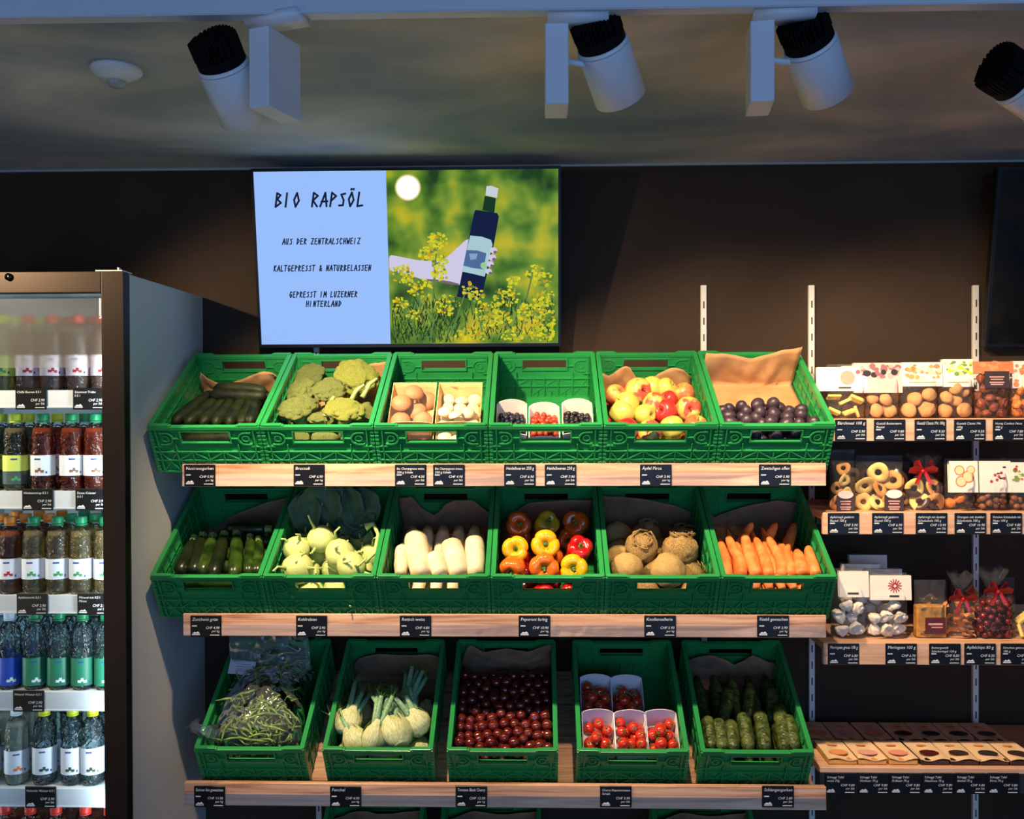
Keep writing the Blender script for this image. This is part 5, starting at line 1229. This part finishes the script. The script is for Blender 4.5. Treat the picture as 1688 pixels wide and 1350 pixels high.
# crate 3: dark cherry tomatoes
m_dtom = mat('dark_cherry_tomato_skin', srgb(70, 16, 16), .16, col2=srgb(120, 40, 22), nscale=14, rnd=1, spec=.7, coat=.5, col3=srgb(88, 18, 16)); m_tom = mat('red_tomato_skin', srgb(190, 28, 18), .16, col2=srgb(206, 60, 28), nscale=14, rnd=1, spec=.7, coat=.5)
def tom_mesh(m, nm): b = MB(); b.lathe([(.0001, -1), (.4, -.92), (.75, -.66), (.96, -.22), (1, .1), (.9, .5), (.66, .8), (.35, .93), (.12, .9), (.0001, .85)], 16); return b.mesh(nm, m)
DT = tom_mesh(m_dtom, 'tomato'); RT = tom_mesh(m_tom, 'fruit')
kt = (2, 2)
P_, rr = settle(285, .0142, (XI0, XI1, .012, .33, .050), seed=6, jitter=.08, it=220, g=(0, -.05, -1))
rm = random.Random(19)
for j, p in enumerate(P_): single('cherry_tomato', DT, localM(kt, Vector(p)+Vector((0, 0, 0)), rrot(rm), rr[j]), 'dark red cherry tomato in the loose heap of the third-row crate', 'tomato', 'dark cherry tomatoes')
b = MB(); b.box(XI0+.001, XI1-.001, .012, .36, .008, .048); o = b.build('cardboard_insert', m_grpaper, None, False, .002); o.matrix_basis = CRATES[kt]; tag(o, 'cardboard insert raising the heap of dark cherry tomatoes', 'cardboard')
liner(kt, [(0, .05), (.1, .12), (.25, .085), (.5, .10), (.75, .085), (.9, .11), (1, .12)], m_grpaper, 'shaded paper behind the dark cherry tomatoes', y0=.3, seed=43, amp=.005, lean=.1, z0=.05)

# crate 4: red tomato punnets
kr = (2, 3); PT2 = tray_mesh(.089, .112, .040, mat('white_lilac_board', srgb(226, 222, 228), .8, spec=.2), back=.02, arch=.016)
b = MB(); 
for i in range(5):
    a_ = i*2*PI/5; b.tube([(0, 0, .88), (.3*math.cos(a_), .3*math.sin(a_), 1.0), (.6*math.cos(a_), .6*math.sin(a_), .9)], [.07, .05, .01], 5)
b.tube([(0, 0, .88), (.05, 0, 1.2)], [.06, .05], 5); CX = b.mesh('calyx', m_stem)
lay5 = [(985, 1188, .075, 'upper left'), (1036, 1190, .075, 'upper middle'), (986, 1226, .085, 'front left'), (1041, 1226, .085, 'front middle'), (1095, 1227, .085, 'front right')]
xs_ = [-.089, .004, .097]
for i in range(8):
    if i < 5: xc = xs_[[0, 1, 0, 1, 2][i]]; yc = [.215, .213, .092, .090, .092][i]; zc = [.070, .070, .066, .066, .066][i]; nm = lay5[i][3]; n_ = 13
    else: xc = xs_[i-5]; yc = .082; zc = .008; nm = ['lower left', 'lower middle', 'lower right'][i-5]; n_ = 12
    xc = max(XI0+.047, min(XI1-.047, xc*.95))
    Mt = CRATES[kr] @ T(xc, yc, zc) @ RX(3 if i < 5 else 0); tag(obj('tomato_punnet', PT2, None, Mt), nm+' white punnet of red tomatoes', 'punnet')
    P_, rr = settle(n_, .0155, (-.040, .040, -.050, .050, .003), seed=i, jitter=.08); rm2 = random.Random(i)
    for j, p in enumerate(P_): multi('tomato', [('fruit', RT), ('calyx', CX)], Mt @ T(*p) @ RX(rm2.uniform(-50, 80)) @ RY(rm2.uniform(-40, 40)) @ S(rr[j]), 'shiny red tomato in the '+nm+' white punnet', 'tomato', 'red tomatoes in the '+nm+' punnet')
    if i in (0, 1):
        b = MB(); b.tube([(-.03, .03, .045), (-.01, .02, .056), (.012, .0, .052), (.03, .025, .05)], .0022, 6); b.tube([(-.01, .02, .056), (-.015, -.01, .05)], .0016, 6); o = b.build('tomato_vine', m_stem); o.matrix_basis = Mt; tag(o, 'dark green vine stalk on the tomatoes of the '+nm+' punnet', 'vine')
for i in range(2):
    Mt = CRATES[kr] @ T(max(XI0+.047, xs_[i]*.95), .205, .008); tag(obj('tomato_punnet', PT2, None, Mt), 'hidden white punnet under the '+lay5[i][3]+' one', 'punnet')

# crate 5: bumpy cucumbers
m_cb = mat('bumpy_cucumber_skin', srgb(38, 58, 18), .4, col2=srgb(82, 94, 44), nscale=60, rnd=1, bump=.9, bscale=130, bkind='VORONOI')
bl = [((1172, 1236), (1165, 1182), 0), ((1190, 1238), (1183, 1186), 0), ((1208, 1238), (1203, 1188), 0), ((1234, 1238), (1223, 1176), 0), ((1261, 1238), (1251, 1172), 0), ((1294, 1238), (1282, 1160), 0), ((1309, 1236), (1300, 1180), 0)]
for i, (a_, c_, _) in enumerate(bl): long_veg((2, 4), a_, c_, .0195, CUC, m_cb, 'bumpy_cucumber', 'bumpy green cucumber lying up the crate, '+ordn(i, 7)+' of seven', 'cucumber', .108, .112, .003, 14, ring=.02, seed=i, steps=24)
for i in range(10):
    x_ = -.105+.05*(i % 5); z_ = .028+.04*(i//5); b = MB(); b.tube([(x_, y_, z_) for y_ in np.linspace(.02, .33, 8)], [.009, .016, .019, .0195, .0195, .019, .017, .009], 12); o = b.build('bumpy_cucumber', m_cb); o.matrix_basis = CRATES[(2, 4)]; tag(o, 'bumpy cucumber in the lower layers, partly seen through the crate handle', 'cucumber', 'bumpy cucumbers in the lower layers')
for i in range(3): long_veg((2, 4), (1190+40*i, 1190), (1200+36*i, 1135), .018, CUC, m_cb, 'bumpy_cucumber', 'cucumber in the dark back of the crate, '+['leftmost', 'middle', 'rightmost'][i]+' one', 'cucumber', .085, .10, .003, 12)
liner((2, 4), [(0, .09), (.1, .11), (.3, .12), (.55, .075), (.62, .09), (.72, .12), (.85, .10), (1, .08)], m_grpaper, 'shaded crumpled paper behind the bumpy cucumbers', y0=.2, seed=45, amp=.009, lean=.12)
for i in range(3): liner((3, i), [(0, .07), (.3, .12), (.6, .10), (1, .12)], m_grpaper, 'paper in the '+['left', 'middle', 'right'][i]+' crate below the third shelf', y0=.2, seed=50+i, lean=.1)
# ------------------------------------------------------------ right-hand shelves with bagged goods
XL_ = at(1357, 863, RY_).x; XRR = 2.35
m_wood2 = wood_mat('pine_shelf_wood_right', srgb(196, 146, 114), srgb(214, 168, 136), srgb(224, 184, 152))
SLEV = [(690, 727), (845, 881), (1060, 1096), (1266, 1307)]; SZ = []
RL = ['top right wooden shelf carrying packs with header cards', 'wooden shelf carrying bags of dried apple rings', 'wooden shelf carrying bags of meringues', 'lowest right shelf carrying flat chocolate packs']
for k, (a_, c_) in enumerate(SLEV):
    z1_ = at(1500, a_, RY_).z; z0_ = at(1500, c_, RY_).z; SZ.append(z1_)
    t = thing('goods_shelf', RL[k], 'shelf', (XL_, RY_, z0_)); xl = 0 if k != 3 else -.008
    if k < 3:
        b = MB(); b.box(xl, XRR-XL_, 0, .016, 0, z1_-z0_); b.build('front_board', m_wood2, t, False, .0012)
    else:
        b = MB(); b.box(xl, XRR-XL_, 0, .016, z1_-z0_-.014, z1_-z0_); b.build('front_board', m_wood2, t, False, .001)
        b = MB(); b.box(xl, XRR-XL_, .001, .010, 0, z1_-z0_-.0145); b.build('label_rail', m_dark, t, False)
    b = MB(); b.box(xl+.001, XRR-XL_, .0165, YW-RY_-.02, z1_-z0_-.02, z1_-z0_-.0005); b.build('shelf_board', m_wood2, t, False)
    for px in (1345, 1611):
        xx = at(px, 900, YW).x-XL_
        if xx < xl: xx = xl+.02
        b = MB(); b.add([(xx-.0015, YW-RY_-.014, z1_-z0_-.02), (xx-.0015, .06, z1_-z0_-.02), (xx-.0015, .06, z1_-z0_-.03), (xx-.0015, YW-RY_-.014, z1_-z0_-.075), (xx+.0015, YW-RY_-.014, z1_-z0_-.02), (xx+.0015, .06, z1_-z0_-.02), (xx+.0015, .06, z1_-z0_-.03), (xx+.0015, YW-RY_-.014, z1_-z0_-.075)], [(0, 1, 2, 3), (7, 6, 5, 4), (0, 4, 5, 1), (1, 5, 6, 2), (2, 6, 7, 3), (3, 7, 4, 0)]); b.build('bracket', m_whitemetal, t, False)

# pieces that fill the bags
def lump(seed, m, name, k=.12, sub=3, sc=(1, 1, .75), f=1.5):
    bm = bmesh.new(); bmesh.ops.create_icosphere(bm, subdivisions=sub, radius=1)
    for v in bm.verts:
        d = v.co.normalized(); v.co = d*(1+k*noise.noise(d*f+Vector((seed, 0, 0)))+k*.4*noise.noise(d*f*3+Vector((0, seed, 0)))); v.co.x *= sc[0]; v.co.y *= sc[1]; v.co.z *= sc[2]
    me = bpy.data.meshes.new(name); bm.to_mesh(me); bm.free(); me.materials.append(m); me.shade_smooth(); return me
m_cook = mat('baked_cookie', srgb(222, 168, 108), .75, col2=srgb(196, 134, 76), nscale=20, rnd=1, bump=.5, bscale=120); m_cheese = mat('pale_yellow_slab', srgb(236, 206, 108), .6, col2=srgb(226, 188, 90), nscale=20)
m_dfruit = mat('dried_fruit', srgb(150, 72, 32), .5, col2=srgb(112, 44, 22), nscale=20, rnd=1); m_ora = mat('dried_orange', srgb(226, 140, 50), .5, col2=srgb(196, 96, 34), nscale=20, rnd=1)
m_ring = mat('dried_apple_flesh', srgb(240, 216, 132), .65, col2=srgb(226, 180, 96), nscale=30, rnd=1); m_ringt = mat('tan_apple_ring', srgb(220, 158, 86), .65, col2=srgb(196, 128, 64), nscale=30, rnd=1); m_choc = mat('dark_chocolate', srgb(52, 28, 20), .35, col2=srgb(72, 40, 28), nscale=20)
m_nut = mat('brown_nut_skin', srgb(140, 84, 48), .6, col2=srgb(112, 62, 34), nscale=20, rnd=1); m_mer = mat('meringue', srgb(240, 230, 212), .75, col2=srgb(230, 216, 196), nscale=12, bump=.3, bscale=30); m_mbase = mat('shaded_swirl', srgb(206, 182, 168), .7)
m_cherry = mat('dried_cherry', srgb(120, 20, 20), .25, col2=srgb(84, 12, 16), nscale=20, rnd=1, coat=.4)
def ring_mesh(m1, m2=None):
    b = MB(); n = 26; k = 8; v = []; f = []
    for i in range(n):
        a_ = 2*PI*i/n; ro = 1+.05*math.sin(3*a_); ri = .30
        for j in range(k):
            c_ = 2*PI*j/k; rr = (ro+ri)/2+(ro-ri)/2*math.cos(c_); v.append((rr*math.cos(a_), rr*math.sin(a_), .13*math.sin(c_)+.06*math.sin(2*a_)))
    fi = []; 
    for i in range(n):
        for j in range(k): f.append((i*k+j, ((i+1) % n)*k+j, ((i+1) % n)*k+(j+1) % k, i*k+(j+1) % k)); fi.append(1 if m2 and (n*.35 < i < n*.75) else 0)
    b.v = v; b.f = f; b.m = fi; return b.mesh('ring', [m1, m2 or m1])
def mer_mesh():
    b = MB(); b.lathe([(.0001, -.62), (.7, -.60), (.98, -.35), (1, -.1), (.86, .1), (.90, .25), (.66, .45), (.62, .55), (.38, .72), (.3, .82), (.08, 1.0), (.0001, 1.02)], 28, 0, None, lambda r, z, a, i: (r*(1+.10*math.cos(7*a+z*3.0)), z)); return b.mesh('meringue', m_mer)
def slab_mesh(): b = MB(); b.box(-1, 1, -.25, .25, -.6, .6); return b.mesh('slab', m_cheese, False, .08)
def chip_mesh(m):
    b = MB(); b.grid(lambda u, v: ((u-.5)*2, (v-.5)*1.7, .35*math.sin(u*5)*math.cos(v*4)), 8, 8); return b.mesh('chip', m, False)
PIECE = {'cookie': [lump(i, m_cook, 'cookie') for i in range(3)], 'slab': [slab_mesh()], 'fruit': [lump(i+5, m_dfruit, 'dried_fruit', .3) for i in range(3)], 'orange': [lump(i+8, m_ora, 'dried_orange', .3) for i in range(3)],
         'ring': [ring_mesh(m_ring), ring_mesh(m_ringt)], 'chocring': [ring_mesh(m_ring, m_choc), ring_mesh(m_ringt, m_choc)], 'nut': [lump(i+3, m_nut, 'nut', .08, 2, (1, .8, .8)) for i in range(2)],
         'meringue': [mer_mesh()], 'cherry': [lump(i+9, m_cherry, 'cherry', .15, 2, (1, 1, .9)) for i in range(2)], 'chip': [chip_mesh(m_ora), chip_mesh(mat('apple_chip', srgb(232, 150, 84), .5))], 'chococ': [lump(i+2, m_choc, 'chocolate', .2) for i in range(2)]}
PIECE['mix'] = [PIECE['orange'][0], PIECE['chococ'][0], PIECE['orange'][1]]
def flat_poly(b, pts, y, m=0): b.add([(p[0], y, p[1]) for p in pts], [tuple(range(len(pts)))], m)
def pdisc(b, x, z, r, y, m=0, asp=1, n=14): flat_poly(b, [(x+r*math.cos(2*PI*i/n), z+asp*r*math.sin(2*PI*i/n)) for i in range(n)], y, m)
m_card = mat('white_card', srgb(240, 228, 212), .6)
MOT = {'pink': mat('pink_print', srgb(228, 150, 130), .6), 'red': mat('red_print', srgb(170, 50, 50), .6), 'dk': mat('dark_print', srgb(44, 36, 40), .6), 'mauve': mat('mauve_print', srgb(150, 92, 100), .6), 'rose': mat('rose_print', srgb(218, 160, 150), .6), 'tan': mat('tan_print', srgb(222, 150, 92), .6), 'cream': mat('cream_print', srgb(242, 212, 160), .6),
       'lime': mat('lime_print', srgb(196, 206, 60), .6), 'org': mat('orange_print_card', srgb(222, 126, 76), .6), 'green': mat('green_print_card', srgb(110, 150, 60), .6), 'brown': mat('brown_label', srgb(58, 42, 38), .5), 'maroon': mat('maroon_label', srgb(84, 22, 20), .5)}
rc = random.Random(6)
def motif(t, kind, w, h, X):
    """print on a card: x from -w/2..w/2, z from 0..h, facing -y"""
    b = MB(); ms = list(MOT.values()); ix = {k: i for i, k in enumerate(MOT)}; y = -.0006; b.M = X
    if kind == 'circle': pdisc(b, w*.1, h*.55, h*.30, y, ix['pink'], n=22); b.box(w*.02-.014, w*.02+.020, y, y+.0002, h*.10, h*.17, ix['dk'])
    if kind == 'wheel':
        for i in range(14):
            a_ = 2*PI*i/14; b.bar((w*.1+.004*math.cos(a_), y, h*.58+.004*math.sin(a_)), (w*.1+h*.28*math.cos(a_), y, h*.58+h*.28*math.sin(a_)), .0028, .0003, (0, -1, 0), ix['red'])
        b.box(-.004, .022, y, y+.0002, h*.12, h*.20, ix['dk'])
    if kind == 'bar': b.box(-.018, .012, y, y+.0002, h*.10, h*.18, ix['dk'])
    if kind in ('berry', 'nuts', 'leaf', 'orange', 'fruit'):
        sets = {'berry': ['mauve', 'dk', 'rose', 'mauve'], 'nuts': ['tan', 'cream', 'org', 'cream', 'tan'], 'leaf': ['lime', 'green', 'lime', 'cream'], 'orange': ['org', 'tan', 'org'], 'fruit': ['green', 'red', 'cream']}[kind]
        lo = {'berry': .42, 'nuts': .25, 'leaf': .38, 'orange': .05, 'fruit': .3}[kind]
        for i in range(34): pdisc(b, rc.uniform(-.43, .43)*w, rc.uniform(lo+.08, .9)*h, rc.uniform(.04, .085)*w, y-.00002*i, ix[rc.choice(sets)], rc.uniform(.5, 1))
        if kind in ('nuts', 'leaf'): b.box(-w*.35, w*.35, y, y+.0002, h*.14, h*.18, ix['tan'])
    if kind == 'slices':
        for (x_, z_, r_) in ((-.1, .35, .2), (.15, .5, .22), (-.15, .7, .18), (.25, .72, .15)): pdisc(b, x_*w, z_*h, r_*w, y-.0001, ix['org']); pdisc(b, x_*w, z_*h, r_*w*.8, y-.0002, ix['cream'])
    if kind == 'cherries':
        for (x_, z_) in ((.0, .55), (.12, .5), (.2, .62), (.06, .40), (-.12, .35), (.28, .45)): pdisc(b, x_*w, z_*h, .05*w, y, ix['red'])
        for (x_, z_) in ((.1, .6), (.3, .8), (.18, .45)): pdisc(b, x_*w, z_*h, .06*w, y-.0001, ix['dk'], .5)
    if kind == 'label':
        b.box(-w/2, w/2, y, y+.0002, 0, h, ix['brown'])
        for i, f in enumerate((.62, .48, .30, .18)): b.box(-w*(.3-.05*(i % 2)), w*(.3-.05*(i % 2)), y-.0003, y-.0001, h*f, h*(f+.07), ix['rose'])
    if kind == 'maroon':
        b.box(-w/2, w/2, y, y+.0002, 0, h, ix['maroon']); b.box(-w*.35, w*.35, y-.0003, y-.0001, h*.55, h*.66, ix['rose']); b.box(-w*.2, w*.35, y-.0003, y-.0001, h*.38, h*.44, ix['rose'])
    if b.f: b.build('print', ms, t, False)
def bag(px0, px1, pytop, k, piece, n, pr, label, cat='bag', card=None, cardkind=None, cardcol=None, Y=2.60, dep=.052, lab=None, bow=None, oval=None, name='bagged_goods', flat=False, dim=False):
    base = SZ[k]; p0 = at(px0, SLEV[k][0], Y-dep/2); p1 = at(px1, SLEV[k][0], Y-dep/2); w = p1.x-p0.x; top = at((px0+px1)/2, pytop, Y-dep/2).z-base; xc = (p0.x+p1.x)/2
    t = thing(name, label, cat, (xc, Y, base+.0005))
    b = MB()
    def surf(s_):
        def fn(u, v):
            if bow:
                q = 1-.80*max(0, min((v-.48)/.20, 1))+(.75*max(0, (v-.70)/.3)); pl_ = .12*math.sin(u*40+v*3)*max(0, (v-.45))
                return (w*.5*(2*u-1)*q, s_*(dep/2*(1-(2*u-1)**2)**.5*min(q, 1)*min(1, v*8+.4)+.0008)+pl_*.03, top*v*(1+.04*math.sin(u*17)*(v > .8)))
            th = dep/2*math.sqrt(max(0, 1-(2*u-1)**4))*(1 if v < .55 else max(.06, 1-(v-.55)/.4))
            return (w*.5*(2*u-1), s_*(th*min(1, v*10+.5)+.0006)+.002*noise.noise(Vector((u*7, v*7, xc*30))), top*v)
        return fn
    b.grid(surf(-1), 20, 22); b.grid(surf(1), 20, 22); b.build('bag_film', m_film, t)
    P_, rr = settle(n, pr, (-w/2+.002, w/2-.002, -dep/2+.001, dep/2-.001, .001), seed=int(px0), jitter=.12, it=160, g=(0, 0, -1)); rm_ = random.Random(px0)
    ms = PIECE[piece]; zl = (at(xc, card[3], Y-.012).z-base-pr*.3) if card else ((at(xc, bow[1], Y-.012).z-base-pr*1.6) if bow else top*.82)
    for j, p in enumerate(P_):
        if p[2] > zl-pr*.4: continue
        rot = RX(90) @ RX(rm_.uniform(-30, 30)) @ RY(rm_.uniform(-30, 30)) @ RZ(rm_.uniform(0, 360)) if piece in ('ring', 'chocring', 'slab', 'cookie') else rrot(rm_)
        obj(ms[j % len(ms)].name.split('.')[0], ms[j % len(ms)], t, T(*p) @ rot @ S(rr[j]*(1.0 if piece not in ('ring', 'chocring') else 1.25)))
    if card:
        cx0, cy0, cx1, cy1 = card; q0 = at(cx0, cy1, Y-.012); q1 = at(cx1, cy0, Y-.012); cw, ch_ = q1.x-q0.x, q1.z-q0.z
        X = T((q0.x+q1.x)/2-xc, -.016, q0.z-base) @ RX(-4); b = MB(); b.M = X
        b.box(-cw/2, cw/2, 0, .0012, 0, ch_); b.box(-cw/2, cw/2, .012, .0132, 0, ch_); b.box(-cw/2, cw/2, 0, .0132, ch_-.001, ch_)
        b.build('header_card', cardcol or m_card, t, False)
        motif(t, cardkind, cw, ch_, X)
    if lab:
        cx0, cy0, cx1, cy1 = lab[:4]; q0 = at(cx0, cy1, Y-dep/2-.004); q1 = at(cx1, cy0, Y-dep/2-.004); cw, ch_ = q1.x-q0.x, q1.z-q0.z
        X = T((q0.x+q1.x)/2-xc, -dep/2-.003, q0.z-base); motif(t, lab[4], cw, ch_, X)
        if oval: b = MB(); b.M = X; pdisc(b, 0, ch_*1.05, cw*.42, -.0012, 0, .55, 20); b.build('oval_label', m_card, t, False)
    if bow:
        bx_, by_ = bow; q = at(bx_, by_, Y-.012); z_ = q.z-base; x_ = q.x-xc; b = MB()
        for sx in (-1, 1):
            for (ax, az) in ((1.0, .15), (.65, .9)):
                pts = [(x_, -.012, z_), (x_+sx*.022*ax, -.022, z_+.020*az+.008), (x_+sx*.038*ax, -.018, z_+.024*az), (x_+sx*.036*ax, -.010, z_+.004*az), (x_+sx*.018*ax, -.008, z_-.002), (x_, -.012, z_)]
                for i in range(5):
                    a_, c_ = Vector(pts[i]), Vector(pts[i+1]); b.add([a_+Vector((0, -.004, .006)), a_+Vector((0, .004, -.006)), c_+Vector((0, .004, -.006)), c_+Vector((0, -.004, .006))], [(0, 1, 2, 3)])
            b.add([(x_, -.013, z_), (x_+sx*.008, -.016, z_), (x_+sx*.026, -.020, z_-.034), (x_+sx*.014, -.018, z_-.036)], [(0, 1, 2, 3)])
        b.ball((x_, -.013, z_), .006, 8, 6); b.build('bow', mat('red_ribbon', srgb(178, 26, 30), .35), t, False)
    return t
# top shelf
bag(1368, 1430, 600, 0, 'slab', 16, .018, 'pack of pale yellow slabs under a white card with a pink circle', 'pack', (1347, 605, 1430, 645), 'circle')
bag(1432, 1486, 597, 0, 'cookie', 16, .0178, 'bag of round cookies under a mauve and pink card', 'bag', (1407, 598, 1487, 648), 'berry', mat('pale_rose_card', srgb(232, 184, 172), .6))
bag(1489, 1550, 597, 0, 'cookie', 9, .0215, 'bag of large cookies under a card picturing nuts', 'bag', (1487, 597, 1553, 637), 'nuts')
bag(1553, 1609, 592, 0, 'cookie', 11, .0190, 'bag of cookies under a white card with yellow-green leaves', 'bag', (1554, 592, 1604, 638), 'leaf')
bag(1612, 1668, 596, 0, 'fruit', 22, .0135, 'bag of brown dried fruit under an orange card with a dark label', 'bag', (1603, 596, 1669, 616), 'orange', MOT['org'], lab=(1623, 612, 1664, 640, 'label'))
bag(1671, 1726, 597, 0, 'orange', 18, .0145, 'bag of orange dried fruit cut by the right edge, top shelf', 'bag', (1668, 595, 1726, 640), 'orange', m_card)
for i in range(5): bag(1385+62*i, 1440+62*i, 600, 0, 'cookie', 6, .019, 'bag standing in the second row of the top right shelf, '+ordn(i, 5), 'bag', (1388+60*i, 603-3*(i % 2), 1440+60*i, 625), 'berry' if i % 2 else 'nuts', None, Y=2.70)
# dried apple shelf
bag(1372, 1414, 742, 1, 'ring', 24, .0165, 'tall clear bag of apple rings with dark label, leftmost on its shelf', lab=(1379, 817, 1409, 846, 'label'), oval=1)
bag(1416, 1494, 752, 1, 'ring', 26, .0225, 'wide clear bag of big cream apple rings with dark label', lab=(1458, 816, 1490, 846, 'label'), oval=1)
bag(1498, 1561, 752, 1, 'chocring', 18, .0205, 'clear bag of chocolate-dipped rings tied with a red bow', bow=(1521, 777))
bag(1563, 1612, 757, 1, 'mix', 14, .016, 'bag of orange slices in chocolate with a picture card', card=(1565, 760, 1612, 812), cardkind='slices')
bag(1615, 1666, 757, 1, 'nut', 34, .0098, 'bag of brown nuts under a white card with cherries', card=(1614, 760, 1666, 812), cardkind='cherries')
bag(1668, 1720, 757, 1, 'nut', 34, .0098, 'bag of brown nuts at the right edge under a card with fruit', card=(1666, 762, 1720, 812), cardkind='fruit')
for i in range(5): bag(1392+60*i, 1446+60*i, 762, 1, ['ring', 'ring', 'fruit', 'nut', 'nut'][i], 8, .017, 'dim bag in the second row of the dried apple shelf, '+ordn(i, 5), Y=2.70)
# meringue shelf
bag(1374, 1431, 940, 2, 'meringue', 20, .0195, 'bag of white meringues beside the carrot crate, its card half shaded', card=(1383, 942, 1432, 984), cardkind='bar')
bag(1434, 1501, 947, 2, 'meringue', 24, .0195, 'bag of white meringues under a card with a red wheel emblem', card=(1434, 949, 1502, 989), cardkind='wheel')
for i, (a_, y_, Y_) in enumerate(((1388, 930, 2.68), (1425, 938, 2.67), (1400, 915, 2.78))): bag(a_, a_+62, y_, 2, 'meringue', 8, .021, 'shaded bag of meringues standing behind the front ones, '+['left', 'right', 'rearmost'][i]+' one', card=(a_, y_, a_+62, y_+36), cardkind='bar', Y=Y_)
t = bag(1511, 1563, 958, 2, 'slab', 1, .01, 'golden packet with a maroon label, in a clear sleeve', 'pack', dep=.034)
b = MB(); wq = (at(1563, 1058, 2.58).x-at(1511, 1058, 2.58).x)/2-.002; b.box(-wq, wq, -.014, .014, .001, .088); b.build('golden_filling', mat('golden_biscuit', srgb(202, 146, 66), .6, col2=srgb(176, 116, 44), nscale=60, bump=.4, bscale=150), t, False, .003)
Xm = T(.008, -.0175, .012); motif(t, 'maroon', .055, .045, Xm)
bag(1566, 1614, 948, 2, 'chip', 20, .0155, 'small clear bag of orange chips tied with a red bow', bow=(1587, 988))
bag(1612, 1672, 940, 2, 'cherry', 44, .0108, 'clear bag of dark red cherries tied with a red bow', bow=(1645, 976))
bag(1676, 1730, 1000, 2, 'slab', 8, .018, 'low yellow bag at the right edge of the meringue shelf')
for i in range(3): bag(1518+56*i, 1568+56*i, 962-4*i, 2, ['chip', 'chip', 'cherry'][i], 10, .016, 'dim clear bag behind the bow bags, '+['leftmost', 'middle', 'rightmost'][i], Y=2.70)
# flat chocolate packs
m_chw = mat('white_chocolate', srgb(206, 150, 78), .5); m_sheet = mat('cream_sleeve_card', srgb(232, 198, 160), .6)
for row in range(2):
    for i in range(7):
        w_ = .0765; x_ = at(1366, 1262, RY_+.02).x+.0795*i+(.004 if i > 1 else 0)+(.004 if i > 2 else 0)-(.012 if row else 0); y_ = RY_+.020+.150*row
        col = m_chw if i < 3 else m_choc
        t = thing('chocolate_pack', 'flat cream sleeve pack with '+('golden' if i < 3 else 'dark')+' chocolate, '+ordn(i, 7)+(' in the lit front row' if row == 0 else ' in the shaded back row'), 'chocolate', (x_, y_, SZ[3]))
        b = MB(); b.box(0, w_, 0, .135, .0005, .013); b.build('chocolate_bar', col, t, False, .002)
        b = MB(); b.grid(lambda u, v: (w_*u, -.002+.139*v, .0145+.0035*math.sin(u*PI*2+i)*(1-v)+.002*v), 10, 4); b.grid(lambda u, v: (w_*u, -.002+.139*v, .0155+.0035*math.sin(u*PI*2+i)*(1-v)+.002*v), 10, 4); b.build('sleeve_card', m_sheet, t, False)
        b = MB(); cx_ = w_*.5
        for (yy, ry, mm) in ((.040, .020, col if i > 2 else MOT['tan']),):
            b.add([(cx_+.026*math.cos(2*PI*j/18), yy+ry*math.sin(2*PI*j/18), .0200) for j in range(18)], [tuple(range(18))], 0)
        b.build('window_print', [MOT['lime'], MOT['rose'], MOT['pink'], MOT['maroon'], MOT['brown'], MOT['dk'], MOT['brown']][i] if i else MOT['tan'], t, False)
        b = MB(); b.add([(cx_+.014*math.cos(2*PI*j/12), .095+.007*math.sin(2*PI*j/12), .0200) for j in range(12)], [tuple(range(12))]); b.build('emblem_print', MOT['tan'], t, False)
